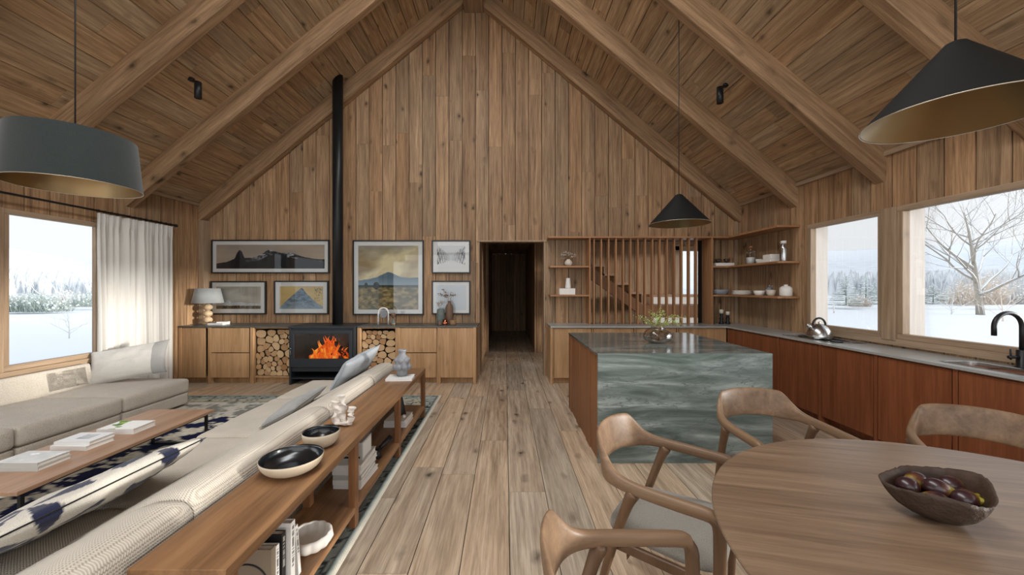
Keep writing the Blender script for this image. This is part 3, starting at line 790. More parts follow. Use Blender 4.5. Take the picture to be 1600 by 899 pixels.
for i, (x, Y, w, h, m, kd, d) in enumerate(((1458, 40, 3.0, 2.2, 'evg', 'conifer', 'dark frosted conifer left of the big bare tree'), (1480, 50, 3.2, 2.2, 'evg', 'conifer', 'low frosted conifer close to the big bare tree'), (1512, 36, 3.0, 3.0, 'tan', 'twig', 'tan brushwood at the left of the big trunk'), (1548, 31, 2.0, 3.2, 'tan', 'twig', 'tall tan brushwood right of the big trunk'), (1590, 40, 4, 3.0, 'barkg', 'twig', 'grey frosted brushwood at the right end of the wide kitchen window'))):
    bush('winter_bush' if kd == 'twig' else 'snowy_conifer', d, 'bush' if kd == 'twig' else 'tree', P(x, 477, Y), w, h, 60 + i, m, kd)

def forest(name, label, az0, az1, r0, r1, n, h0, h1, seed, mat='far'):
    rng = random.Random(seed); mb = MB(); sb = MB()
    for i in range(n):
        az = rng.uniform(az0, az1); r = rng.uniform(r0, r1); h = rng.uniform(h0, h1); p = Vector((r * math.cos(az), r * math.sin(az), -.6))
        t = max(0, min(1, (r - 110) / 200)); t = t * t * (3 - 2 * t); p.z += t * 17 * r / 300 - .3
        k = rng.random()
        if k < .45:
            mb.lathe([(h * .16, 0), (h * .12, h * .35), (h * .07, h * .7), (0, h)], p, 6, fn=lambda q, a, j: (q.x * (1 + .3 * math.sin(a * 3 + j)), q.y, q.z))
        else:
            for s in range(9):
                a = rng.uniform(0, 2 * PI); q = p + Vector((math.cos(a) * h * .22, math.sin(a) * h * .22, h * rng.uniform(.6, 1)))
                mb.tube([p, p.lerp(q, .55) + Vector((0, 0, h * .1)), q], [h * .012, h * .01, h * .002], 3)
    o = mb.build(name, M[mat]); o['kind'] = 'stuff'; tag(o, label, 'forest'); return o
forest('far_forest', 'haze-grey frosted tree line across the field outside the left window', 2.05, 3.1, 125, 165, 900, 3.5, 6.5, 1)
forest('far_forest', 'haze-grey frosted forest below the hill outside the kitchen windows', .25, 1.05, 110, 160, 1500, 4, 6.5, 2)
# added frame around the unseen ridge fill lamp; the roof has no opening
mb = MB()
mb.box(-1.37, -1.31, -1.95, 4.35, 6.08, 6.2); mb.box(.19, .25, -1.95, 4.35, 6.08, 6.2); mb.box(-1.31, .19, -1.95, -1.9, 6.08, 6.2); mb.box(-1.31, .19, 4.3, 4.35, 6.08, 6.2)
struct(mb.build('ridge_fill_frame', M['trimw']))
# ================================================================== left sideboard, stove, logs
CF, CB = 5.90, 6.40          # cabinet front and back
def px(x, Y=CF): return (x - 789.5) * Y / 590
def cab_unit(name, label, x0, x1, kind, mat='cab', ends=(False, False), group=None):
    t = thing(name, label, 'cabinet', ((x0 + x1) / 2, CF + .25, 0), group=group)
    mb = MB(); s = .022
    mb.box(x0, x0 + s, CF + .004, CB, 0, .878); mb.box(x1 - s, x1, CF + .004, CB, 0, .878)
    mb.box(x0 + s, x1 - s, CF + .02, CB, .085, .107); mb.box(x0 + s, x1 - s, CF + .02, CB, .856, .878); mb.box(x0 + s, x1 - s, CB - .012, CB, .107, .856)
    mb.build('body', M[mat], t, bev=.002)
    mb = MB(); mb.box(x0 + s, x1 - s, CF + .07, CF + .085, 0, .085); mb.build('toe_kick', M[mat], t)
    a, b = x0 + .012, x1 - .012
    if kind == 'door':
        mb = MB(); mb.box(a + .012, b - .03, CF - .018, CF + .002, .095, .868); mb.build('door', M[mat], t, bev=.002)
    elif kind == 'drawers':
        for z0, z1 in ((.095, .475), (.487, .868)):
            mb = MB(); mb.box(a + .012, b - .012, CF - .018, CF + .002, z0, z1); mb.build('drawer_front', M[mat], t, bev=.002)
    elif kind == 'open':
        pass
    for e, xx in zip(ends, (x0 - .002, x1 - .046)):
        if e: mb = MB(); mb.box(xx, xx + .048, CF - .03, CB, 0, .878); mb.build('end_panel', M[mat], t, bev=.002)
    # face post that stands on the floor
    mb = MB(); mb.box(x0 - .0, x0 + .045, CF - .022, CF + .05, 0, .875) if kind != 'door0' else None
    if kind != 'door0': mb.build('post', M[mat], t, bev=.002)
    else: mb.bm.free()
    return t
XA = [-5.09, -4.63, -3.97, -3.34, -2.305, -1.70, -1.05, -.455]
cab_unit('sideboard_cabinet', 'honey oak cabinet with one plain door at the left wall, behind the curtain edge', XA[0], XA[1], 'door')
cab_unit('sideboard_cabinet', 'honey oak cabinet with two stacked drawers left of the tall firewood bay', XA[1], XA[2], 'drawers')
cab_unit('firewood_bay', 'open honey oak bay filled with split logs left of the stove', XA[2], XA[3], 'open')
cab_unit('firewood_bay', 'open honey oak bay filled with split logs right of the stove', XA[4], XA[5], 'open')
cab_unit('sideboard_cabinet', 'honey oak cabinet with two stacked drawers right of the stove', XA[5], XA[6], 'drawers')
cab_unit('sideboard_cabinet', 'honey oak cabinet with one plain door and end panel beside the doorway', XA[6], XA[7], 'door', ends=(False, True))
for a, b, w in ((XL + .005, XA[3] + .0, 'left of the stove under the table lamp'), (XA[4] - .0, -.435, 'right of the stove under the vases')):
    mb = MB(); mb.box(a, b, CF - .03, YB - .003, .879, .90); o = mb.build('stone_worktop', M['stonetop'], bev=.002); rebase(o, ((a + b) / 2, 6.15, .879)); tag(o, 'thin dark stone top on the oak sideboard ' + w, 'worktop')

# stove
sx0, sx1 = XA[3] + .012, XA[4] - .012
t = thing('wood_stove', 'wide black iron wood-burning stove with glass front and lit fire', 'stove', ((sx0 + sx1) / 2, 6.1, 0))
mb = MB(); f0, f1 = CF - .09, 6.38
mb.box(sx0, sx0 + .03, f0, f1, 0, .875); mb.box(sx1 - .03, sx1, f0, f1, 0, .875); mb.box(sx0 - .006, sx1 + .006, f0 - .02, f1, .876, .905)
mb.box(sx0 + .03, sx1 - .03, f0 + .02, f1, .20, .29); mb.box(sx0 + .03, sx1 - .03, f0 + .02, f1, .085, .105); mb.box(sx0 + .03, sx1 - .03, f1 - .02, f1, 0, .875)
mb.box(sx0 + .03, sx1 - .03, f0 + .02, f1, .83, .876)
mb.build('stove_body', M['stove'], t, bev=.003)
mb = MB(); d0, d1 = sx0 + .035, sx1 - .035; fz0, fz1 = .275, .845
mb.box(d0, d1, f0 - .015, f0 + .02, fz0, fz0 + .13); mb.box(d0, d1, f0 - .015, f0 + .02, fz1 - .055, fz1); mb.box(d0, d0 + .05, f0 - .015, f0 + .02, fz0 + .13, fz1 - .055); mb.box(d1 - .05, d1, f0 - .015, f0 + .02, fz0 + .13, fz1 - .055)
dr = mb.build('stove_door', M['stove'], t, bev=.004)
mb = MB(); mb.box(d0 + .05, d1 - .05, f0, f0 + .004, fz0 + .13, fz1 - .055); mb.build('door_glass', paneglass('stove_glass', (.85, .85, .85), 1.3), dr)
mb = MB(); mb.tube([(d0 + .012, f0 - .02, .47), (d0 + .012, f0 - .05, .48), (d0 + .012, f0 - .05, .57), (d0 + .012, f0 - .02, .58)], .007, 8); mb.build('handle', M['steel'], dr)
mb = MB()
for a, b in (((-3.05, 6.1, .33), (-2.65, 6.2, .36)), ((-2.95, 6.25, .34), (-2.5, 6.1, .35)), ((-2.9, 6.05, .34), (-2.72, 6.15, .6)), ((-2.6, 6.2, .34), (-2.75, 6.15, .58)), ((-2.85, 6.0, .32), (-2.45, 6.02, .33))):
    mb.tube([a, b], [.05, .045], 9)
mb.build('burning_logs', M['matt'], t)
mb = MB(); rng = random.Random(3)
for i in range(60):
    u = rng.gauss(0, .5); cx = -2.80 + u * .46; h = .42 * max(.22, 1 - abs(u) * 1.0) * rng.uniform(.65, 1.15); w = rng.uniform(.022, .05); yy = rng.uniform(5.93, 6.2)
    if cx < sx0 + .15 or cx > sx1 - .12: continue
    ph = rng.uniform(0, 6)
    pts = [(cx + .035 * math.sin(ph + 4.5 * k / 9) * k / 9 * 1.6, yy, .32 + h * k / 9) for k in range(10)]
    mb.tube(pts, [w * (math.sin(PI * min(1, (k + 1.2) / 9.6)) ** .8) * (1 - .55 * k / 9) + .002 for k in range(10)], 8)
mb.build('flames', M['flame'], t)['kind'] = 'stuff'
mb = MB(); mb.tube([(-2.715, 6.12, .90), (-2.715, 6.12, 3.0), (-2.715, 6.12, 4.9)], .081, 28)
for v in mb.bm.verts:
    if v.co.z > 4.5: v.co.z = zc(v.co.x) - .002
o = mb.build('stove_pipe', M['black']); rebase(o, (-2.715, 6.12, .905)); tag(o, 'straight black stove pipe rising from the stove to the sloped ceiling', 'pipe')
fl = bpy.data.lights.new('fire_light', 'POINT'); fl.energy = 6; fl.color = (1, .4, .12); fl.shadow_soft_size = .12; fo = bpy.data.objects.new('fire_light', fl); C.objects.link(fo); fo.location = (-2.8, 6.1, .5)

# firewood: a Voronoi packing of split logs, each its own object
def clip(poly, p, n):
    out = []
    for i in range(len(poly)):
        a, b = poly[i], poly[(i + 1) % len(poly)]
        da = (a[0] - p[0]) * n[0] + (a[1] - p[1]) * n[1]; db = (b[0] - p[0]) * n[0] + (b[1] - p[1]) * n[1]
        if da <= 0: out.append(a)
        if (da < 0) != (db < 0) and abs(da - db) > 1e-9:
            k = da / (da - db); out.append((a[0] + (b[0] - a[0]) * k, a[1] + (b[1] - a[1]) * k))
    return out
def logs(x0, x1, z0, z1, n, seed, label, group):
    rng = random.Random(seed); pts = [(rng.uniform(x0, x1), rng.uniform(z0, z1)) for _ in range(n)]
    def cells():
        cs = []
        for i, p in enumerate(pts):
            poly = [(x0, z0), (x1, z0), (x1, z1), (x0, z1)]
            for j, q in enumerate(pts):
                if i != j:
                    d = (q[0] - p[0], q[1] - p[1]); poly = clip(poly, ((p[0] + q[0]) / 2, (p[1] + q[1]) / 2), d)
                    if len(poly) < 3: break
            cs.append(poly)
        return cs
    for _ in range(4):
        cs = cells()
        pts = [(sum(v[0] for v in c) / len(c), sum(v[1] for v in c) / len(c)) if len(c) >= 3 else p for c, p in zip(cs, pts)]
    for c, p in zip(cells(), pts):
        if len(c) < 3: continue
        c = [(p[0] + (v[0] - p[0]) * .93, p[1] + (v[1] - p[1]) * .93) for v in c]
        m = []
        for i in range(len(c)):                       # drop tiny edges, then round
            a, b = c[i], c[(i + 1) % len(c)]
            if math.hypot(a[0] - b[0], a[1] - b[1]) > .012: m.append(a)
        if len(m) < 3: continue
        for _ in range(2):
            q = []; k = rng.choice((.25, .25, .16))
            for i in range(len(m)):
                a, b = m[i], m[(i + 1) % len(m)]
                q += [(a[0] + (b[0] - a[0]) * k, a[1] + (b[1] - a[1]) * k), (a[0] + (b[0] - a[0]) * (1 - k), a[1] + (b[1] - a[1]) * (1 - k))]
            m = q
        yf = CF + rng.uniform(.035, .075)
        mb = MB(); mb.prism([(a, yf, b) for a, b in m], (0, .30, 0), 0, 1)
        o = mb.build('firewood_log', [M['bark'], M['logend']]); rebase(o, (p[0] + rng.uniform(-.03, .03), yf, p[1] + rng.uniform(-.03, .03))); tag(o, label, 'log', group)
logs(XA[2] + .047, XA[3] - .026, .109, .835, 46, 4, 'split firewood log with pale cut end in the bay left of the stove', 'firewood logs left of the stove')
logs(XA[4] + .047, XA[5] - .026, .109, .82, 46, 9, 'split firewood log with pale cut end in the bay right of the stove', 'firewood logs right of the stove')

# ================================================================== pictures
def vnoise(x, y, seed):
    def h(i, j): 
        n = np.sin(i * 127.1 + j * 311.7 + seed * 74.7) * 43758.5453; return n - np.floor(n)
    i, j = np.floor(x), np.floor(y); f, g = x - i, y - j; f = f * f * (3 - 2 * f); g = g * g * (3 - 2 * g)
    return (h(i, j) * (1 - f) + h(i + 1, j) * f) * (1 - g) + (h(i, j + 1) * (1 - f) + h(i + 1, j + 1) * f) * g
def fbm(x, y, seed, o=5):
    s = 0; a = .5
    for k in range(o): s = s + a * vnoise(x * 2 ** k, y * 2 ** k, seed + k); a *= .5
    return s
def hexc(c): return np.array([int(c[i:i + 2], 16) / 255 for i in (0, 2, 4)])
def lerp(a, b, t): return a + (b - a) * t[..., None] if hasattr(t, 'shape') else a + (b - a) * t
def interp(x, xs, ys): return np.interp(x, xs, ys)
def art(kind, U, V, asp):
    X = U * asp; sky = None
    if kind == 'pano':
        c = lerp(hexc('c9b49c'), hexc('a99a8c'), np.clip(fbm(U * 3, V * 3, 2) * 1.6 - .3 + (V - .5), 0, 1))
        r = interp(U, [0, .1, .17, .19, .215, .235, .26, .33, .42, .48, .53, .6, .7, .8, .9, 1], [.22, .3, .42, .66, .78, .72, .45, .44, .62, .78, .74, .66, .66, .5, .42, .38]) + .05 * (fbm(U * 26, V * 0, 5) - .5)
        m = V < r; n = fbm(U * 30, V * 12, 8); sn = np.clip((n - .5) * 6, 0, 1) * np.clip((V - .22) * 3, 0, 1) * (U > .27)
        c = np.where(m[..., None], lerp(hexc('26262a'), hexc('b9bcc2'), sn), c)
        c = np.where((m & (V < r - .3 + .2 * fbm(U * 6, V, 3)))[..., None], hexc('1f1f22'), c)
    elif kind == 'mist':
        c = lerp(hexc('cfc8bb'), hexc('a9a294'), np.clip(fbm(U * 3, V * 4, 4) * 1.5 - .2, 0, 1))
        r = .22 + .13 * np.exp(-((U - .27) / .06) ** 2) + .06 * fbm(U * 9, V * 0, 2) + .05 * np.exp(-((U - .5) / .2) ** 2)
        c = np.where((V < r)[..., None], lerp(hexc('c3c6c8'), hexc('e3e3e0'), np.clip(fbm(U * 20, V * 14, 6) * 2 - .6, 0, 1)), c)
        c = np.where((V < .13 + .03 * fbm(U * 30, V * 0, 9))[..., None], lerp(hexc('3d3128'), hexc('8a7452'), np.clip(fbm(U * 40, V * 8, 7) * 2 - .6, 0, 1)), c)
    elif kind == 'peak':
        c = lerp(hexc('e3c684'), hexc('cfae70'), np.clip(fbm(U * 3, V * 3, 4) * 1.5 - .2, 0, 1))
        r = interp(U, [0, .12, .25, .38, .47, .52, .6, .72, .85, 1], [.06, .3, .52, .72, .9, .93, .72, .5, .26, .1]) + .05 * (fbm(U * 22, V * 0, 5) - .5)
        n = fbm(U * 16 + V * 5, V * 18, 3)
        c = np.where((V < r)[..., None], lerp(lerp(hexc('7f95a6'), hexc('42525f'), np.clip(n * 2.4 - .8, 0, 1)), hexc('a9b7bf'), np.clip(.45 - V, 0, 1) * 1.6), c)
        b = (U > .8) & (fbm(U * 40, V * 40, 11) > .6) & (V < .95) & (V > .3); c = np.where(b[..., None], hexc('6b5537'), c)
    elif kind == 'big':
        cl = fbm(U * 2.5 + V, V * 5 - U * 1.5, 12); c = lerp(hexc('a58f6a'), hexc('f2e2b4'), np.clip(cl * 2.4 - .7, 0, 1))
        c = lerp(c, hexc('8b8a86'), np.clip((V - .82) * 3 + (fbm(U * 4, V * 5, 3) - .5), 0, .8))
        r = .465 + interp(U, [0, .15, .3, .5, .7, .85, 1], [-.02, .0, .03, .12, .04, .02, .03]) + .015 * fbm(U * 20, V * 0, 2)
        c = np.where((V < r)[..., None], lerp(hexc('8aa0ad'), hexc('5f7787'), np.clip((V - .38) * 8, 0, 1)), c)
        n = fbm(U * 16, V * 30, 7); g = lerp(hexc('5d5233'), hexc('b9a06a'), np.clip(n * 2.6 - .8, 0, 1)); g = lerp(g, hexc('5b6146'), np.clip(fbm(U * 8, V * 14, 21) * 3 - 1.5, 0, .8))
        c = np.where((V < .385)[..., None], hexc('2f3a2c'), c); c = np.where((V < .34 + .01 * n)[..., None], g, c)
        c = np.where((((U - .3) / .05) ** 2 + ((V - .37) / .06) ** 2 < 1)[..., None], hexc('222b1e'), c); c = np.where((((U - .13) / .03) ** 2 + ((V - .375) / .045) ** 2 < 1)[..., None], hexc('2a3324'), c)
    elif kind == 'winter':
        c = np.ones(U.shape + (3,)) * hexc('d9dadb'); c = np.where((V < .33)[..., None], hexc('ececec'), c)
        for k in range(18):
            s = -1 if k % 2 else 1; d = (k // 2 + 1) / 9; x0 = .5 + s * (.04 + .46 * d ** 1.4); z0 = .32 - .17 * d ** 1.4; w = .002 + .014 * d ** 1.5; top = .5 + .45 * d
            xx = x0 + .02 * d * np.sin(V * 14 + k); c = np.where(((abs(U - xx) < w) & (V > z0) & (V < top))[..., None], lerp(hexc('b0b0b0'), hexc('33302f'), d * np.ones_like(U)), c)
            br = (abs(U - x0) < .12 * d) & (V > z0 + .25 * d) & (V < top) & (np.abs(fbm(U * 30, V * 22, k) - .5) < .012 + .01 * d); c = np.where(br[..., None], lerp(hexc('b8b8b8'), hexc('6b6866'), d * np.ones_like(U)), c)
    elif kind == 'pale':
        c = lerp(hexc('dfe5ea'), hexc('d2dbe2'), np.clip(fbm(U * 3, V * 3, 2), 0, 1))
        c = np.where((abs(V - .1 - .55 * U * 0 - .4 * (U - .2)) < .004)[..., None], hexc('c9d2d9'), c)
    elif kind == 'cover_green':
        c = np.ones(U.shape + (3,)) * hexc('eeeeea'); b = (fbm(U * 5, V * 4, 3) > .5) & (U < .5); c = np.where(b[..., None], lerp(hexc('a9c23a'), hexc('3f6e35'), np.clip(fbm(U * 9, V * 9, 4) * 3 - 1, 0, 1)), c)
    elif kind == 'cover_grey':
        c = np.ones(U.shape + (3,)) * hexc('e2e3e3'); b = (U > .35) & (U < .75) & (V > .3) & (V < .8); c = np.where(b[..., None], lerp(hexc('8d9499'), hexc('c9cccd'), np.clip(fbm(U * 4, V * 6, 4) * 2 - .5, 0, 1)), c)
    else:
        c = lerp(hexc('c9cac8'), hexc('dededb'), np.clip(fbm(U * 4, V * 4, 9) * 2 - .5, 0, 1)); b = fbm(U * 7, V * 4, 13) > .66; c = np.where(b[..., None], hexc('f2f2f2'), c)
    return np.clip(c, 0, 1)
def printmesh(name, kind, o, u, v, w, h, nu, nv, parent):
    """flat print: lower-left corner o, unit axes u, v, size w x h"""
    o, u, v = Vector(o), Vector(u), Vector(v)
    vs = [tuple(o + u * (w * i / nu) + v * (h * j / nv)) for j in range(nv + 1) for i in range(nu + 1)]
    fs = [(j * (nu + 1) + i, j * (nu + 1) + i + 1, (j + 1) * (nu + 1) + i + 1, (j + 1) * (nu + 1) + i) for j in range(nv) for i in range(nu)]
    inv = Wm[parent.name].inverted()
    me = bpy.data.meshes.new(name); me.from_pydata([tuple(inv @ Vector(p)) for p in vs], [], fs)
    U, V = np.meshgrid(np.linspace(0, 1, nu + 1), np.linspace(0, 1, nv + 1))
    c = art(kind, U, V, w / h); c = np.where(c <= .04045, c / 12.92, ((c + .055) / 1.055) ** 2.4)
    ca = me.color_attributes.new('Col', 'FLOAT_COLOR', 'POINT'); buf = np.ones((nu + 1) * (nv + 1) * 4, dtype=np.float32); buf.reshape(-1, 4)[:, :3] = c.reshape(-1, 3); ca.data.foreach_set('color', buf)
    me.materials.append(M['print']); ob = bpy.data.objects.new(name, me); C.objects.link(ob); ob.parent = parent; Wm[ob.name] = Wm[parent.name]
    return ob
def picture(x0, y0, x1, y1, kind, label, mw, nu, nv, lean=0):
    Y = YB - .03; a = P(x0, y1, Y); b = P(x1, y0, Y); X0, X1, Z0, Z1 = a.x, b.x, a.z, b.z
    t = thing('picture_frame', label, 'picture', ((X0 + X1) / 2, YB, Z0)); f = .022
    mb = MB(); mb.box(X0, X1, Y - .008, YB - .001, Z0, Z0 + f); mb.box(X0, X1, Y - .008, YB - .001, Z1 - f, Z1); mb.box(X0, X0 + f, Y - .008, YB - .001, Z0 + f, Z1 - f); mb.box(X1 - f, X1, Y - .008, YB - .001, Z0 + f, Z1 - f)
    mb.build('frame', M['frame'], t, bev=.002)
    mb = MB(); mb.box(X0 + f, X1 - f, Y + .008, Y + .014, Z0 + f, Z1 - f); mb.build('mat', M['mat'], t)
    m = f + mw
    printmesh('print', kind, (X0 + m, Y + .006, Z0 + m), (1, 0, 0), (0, 0, 1), X1 - X0 - 2 * m, Z1 - Z0 - 2 * m, nu, nv, t)
    mb = MB(); mb.box(X0 + f, X1 - f, Y - .001, Y + .001, Z0 + f, Z1 - f); mb.build('glass', M['pglass'], t)
picture(330, 375.5, 514.5, 428, 'pano', 'wide framed panorama of a dark rocky mountain ridge above the lamp', .06, 340, 80)
picture(329, 440, 415.5, 492, 'mist', 'framed pale misty plain with snowy mountains behind the table lamp', .07, 170, 90)
picture(428, 439.5, 513, 492, 'peak', 'framed blue grey pointed peak on a yellow sky beside the stove pipe', .07, 170, 90)
picture(551, 376, 662, 493, 'big', 'large square framed mountain and sagebrush landscape under a golden sky', .07, 210, 210)
picture(674.5, 376, 735, 428, 'winter', 'small framed snowy avenue of bare trees, upper one beside the doorway', .07, 150, 120)
picture(674.5, 439.5, 735, 492, 'pale', 'small framed pale blue print behind the vases near the doorway', .05, 60, 50)

# ================================================================== kitchen, back run and right run
KF, KX = 5.86, 3.45
bx = [.73, 1.345, 2.005, 2.665, 3.445]
names = ['next to the doorway, end panel to the left', 'below the first slats', 'in the middle of the slatted screen', 'closest to the corner on the back wall']
for i in range(4):
    x0, x1 = bx[i], bx[i + 1]; mt = M['cab'] if i < 2 else M['cab']
    t = thing('base_cabinet', ('honey oak base cabinet ' if i < 3 else 'oak base cabinet ') + names[i], 'cabinet', ((x0 + x1) / 2, 6.1, 0))
    mb = MB(); mb.box(x0, x1 - .001, KF + .022, 6.40, .085, .876); mb.box(x0, x0 + .02, KF, 6.40, 0, .876)
    mb.build('body', mt, t, bev=.002)
    mb = MB(); mb.box(x0 + .03, x1 - .016, KF - .0, KF + .02, .095, .862); mb.build('door', mt, t, bev=.002)
    mb = MB(); mb.box(x0 + .02, x1 - .001, KF + .07, KF + .09, 0, .085); mb.build('toe_kick', mt, t)
    if i == 0: mb = MB(); mb.box(x0 - .03, x0, KF - .02, 6.40, 0, .876); mb.build('end_panel', mt, t, bev=.002)
ry = [5.42, 4.79, 4.16, 3.533, 2.91, 2.285, 1.66, 1.0]
rl = ['in the inner corner', 'second from the inner corner', 'below the kettle', 'below the right end of the hob', 'opposite the island front, below the wide window', 'below the sink, with a large knot', 'half hidden behind the dining chair at the right edge', 'out at the right edge of the room']
ys = [5.86] + ry
for i in range(7):
    y1, y0 = ys[i], ys[i + 1]
    t = thing('base_cabinet', 'red-brown wooden base cabinet ' + rl[i], 'cabinet', (3.7, (y0 + y1) / 2, 0))
    mb = MB(); mb.box(KX + .022, XR - .005, y0 + .001, y1 - .001, .085, .876); mb.box(KX - .004, XR - .005, y1 - .03, y1 - .001, 0, .876)
    mb.build('body', M['red'], t, bev=.002)
    mb = MB(); mb.box(KX, KX + .02, y0 + .010, y1 - .036, .095, .862); mb.build('door', M['red'], t, bev=.002)
    mb = MB(); mb.box(KX + .09, KX + .11, y0 + .001, y1 - .03, 0, .085); mb.build('toe_kick', M['red'], t)
# worktop with a sink cut-out and a hob recess
mb = MB(); z0, z1 = .878, .90
def slab(x0, x1, y0, y1): mb.box(x0, x1, y0, y1, z0, z1)
HX0, HX1, HY0, HY1 = 3.53, 3.84, 4.02, 4.80
SX0, SX1, SY0, SY1 = 3.53, 3.80, 2.25, 3.08
slab(.70, XR - .003, KF - .03, 6.405)
slab(KX - .025, HX0, 1.0, KF - .03); slab(HX1, XR - .003, 1.0, KF - .03)
for a, b in ((1.0, SY0), (SY1, HY0), (HY1, KF - .03)): slab(HX0, HX1, a, b)
slab(SX1, HX1, SY0, SY1)
o = mb.build('kitchen_worktop', M['steeltop']); rebase(o, (3.4, 5.9, .878)); tag(o, 'thin grey kitchen worktop running along the back wall and under the windows', 'worktop')
def basin(nm, label, cat, x0, x1, y0, y1, dep, n=6, r=.05, mat='steel'):
    mb = MB(local=False); t = .004
    def rr(z, ins, rad):
        pts = []
        for cx, cy, a0 in ((x1 - ins - rad, y1 - ins - rad, 0), (x0 + ins + rad, y1 - ins - rad, 90), (x0 + ins + rad, y0 + ins + rad, 180), (x1 - ins - rad, y0 + ins + rad, 270)):
            for k in range(n + 1): a = math.radians(a0 + 90 * k / n); pts.append((cx + rad * math.cos(a), cy + rad * math.sin(a), z))
        return [mb.bm.verts.new(q) for q in pts]
    rings = [rr(.9005, -.012, r), rr(.9035, -.008, r), rr(.9035, .006, r), rr(.9, .012, r), rr(.9 - dep, .016, r), rr(.9 - dep - t, .0, r)]
    for a, b in zip(rings, rings[1:-1]):
        for k in range(len(a)): mb._f([a[k], a[(k + 1) % len(a)], b[(k + 1) % len(a)], b[k]], 0, False)
    mb._f(rings[4]); rings[5] and [mb.bm.verts.remove(v) for v in rings[5]]
    o = mb.build(nm, M[mat]); rebase(o, ((x0 + x1) / 2, (y0 + y1) / 2, .9 - dep)); return tag(o, label, cat)
basin('sink_basin', 'recessed stainless steel sink in the worktop beside the black tap', 'sink', SX0, SX1, SY0, SY1, .16)
t = thing('cooktop', 'recessed steel cooktop tray carrying the kettle', 'hob', ((HX0 + HX1) / 2, (HY0 + HY1) / 2, .88))
mb = MB(); mb.box(HX0 + .001, HX1 - .001, HY0 + .001, HY1 - .001, .878, .892); mb.box(HX0 - .012, HX0 + .006, HY0, HY1, .892, .905); mb.box(HX1 - .006, HX1 + .012, HY0, HY1, .892, .905); mb.box(HX0, HX1, HY0 - .01, HY0 + .006, .892, .905); mb.box(HX0, HX1, HY1 - .006, HY1 + .01, .892, .905); mb.build('tray', M['steel'], t, bev=.002)
for yy in (4.2, 4.44, 4.66):
    mb = MB(); mb.lathe([(0, .8925), (.055, .8925), (.055, .900), (.04, .904), (0, .904)], (3.685, yy, 0), 20); mb.build('burner', M['black'], t)
# tap
t = thing('kitchen_tap', 'matt black arched kitchen tap at the right edge', 'tap', (3.86, 2.82, .9))
c = Vector((3.86, 2.82, .9))
mb = MB(); mb.lathe([(0, .001), (.038, .001), (.038, .006), (.03, .01), (.03, .13), (.026, .135), (0, .135)], c, 24); mb.build('tap_body', M['black'], t)
mb = MB(); pts = [c + Vector((0, 0, .13)), c + Vector((0, 0, .28))] + [c + Vector((-.105 + .105 * math.cos(a), 0, .305 + .105 * math.sin(a))) for a in [PI * k / 14 for k in range(15)]] + [c + Vector((-.21, 0, .24))]
mb.tube(pts, .015, 14, up=(0, 1, 0)); mb.build('spout', M['black'], t)
mb = MB(); mb.tube([c + Vector((-.02, 0, .08)), c + Vector((-.10, 0, .08))], .012, 12); mb.tube([c + Vector((-.085, 0, .06)), c + Vector((-.085, 0, .14))], .006, 8); mb.build('lever', M['black'], t)
# kettle
kc = Vector((3.70, 4.45, .8935)); t = thing('kettle', 'brushed steel dome kettle with black arched handle on the hob', 'kettle', kc)
kc = kc + Vector((0, 0, .0105))
mb = MB(); mb.lathe([(0, 0), (.118, 0), (.126, .006), (.125, .03), (.11, .085), (.085, .125), (.055, .15), (.05, .153), (0, .153)], kc, 36); mb.build('body', M['steel'], t)
mb = MB(); mb.lathe([(.05, .153), (.04, .163), (.012, .168), (0, .168)], kc, 20); mb.ball(kc + Vector((0, 0, .18)), .014, 12); mb.build('lid', M['steel'], t)
mb = MB(); mb.tube([kc + Vector((-.075, 0, .1)), kc + Vector((-.115, 0, .135)), kc + Vector((-.145, 0, .165))], [.026, .018, .014], 12); mb.build('spout', M['steel'], t)
mb = MB(); mb.tube([kc + Vector((-.075 * math.cos(a), 0, .150 + .085 * math.sin(a))) for a in [PI * k / 14 for k in range(15)]], [.009] + [.012] * 13 + [.009], 10, up=(0, 1, 0)); mb.build('handle', M['matt'], t)

# island
ix0, ix1, iy0, iy1, iz = .79, 2.28, 3.22, 4.72, .935
t = thing('kitchen_island', 'kitchen island with grey-green stone top and waterfall front and wood side', 'island', ((ix0 + ix1) / 2, (iy0 + iy1) / 2, 0))
mb = MB(); mb.box(ix0, ix1, iy0, iy0 + .02, 0, iz - .0005); mb.build('waterfall_front', M['marble'], t, bev=.001)
mb = MB(); mb.box(ix0, ix1, iy0 + .0205, iy1, iz - .02, iz); mb.build('stone_top', M['marbletop'], t, bev=.001)
mb = MB(); mb.box(ix0 + .03, ix1 - .03, iy0 + .021, iy1 - .03, 0.0, iz - .021); mb.build('core', M['dark'], t)
n = 3; w = (iy1 - iy0 - .02) / n
for i in range(n):
    ya = iy0 + .021 + i * w; 
    mb = MB(); mb.box(ix0 + .012, ix0 + .03, ya + .002, ya + w * .62, .0, iz - .022); mb.build('side_panel', M['isl'], t, bev=.002)
    mb = MB(); mb.box(ix0 + .004, ix0 + .03, ya + w * .62 + .004, ya + w - .002, .0, iz - .022); mb.build('side_panel', M['isl'], t, bev=.002)
mb = MB(); mb.box(ix0 + .004, ix1 - .004, iy1 - .03, iy1 - .012, 0, iz - .022); mb.box(ix1 - .03, ix1 - .008, iy0 + .021, iy1 - .03, 0, iz - .022); mb.build('back_panel', M['isl'], t)

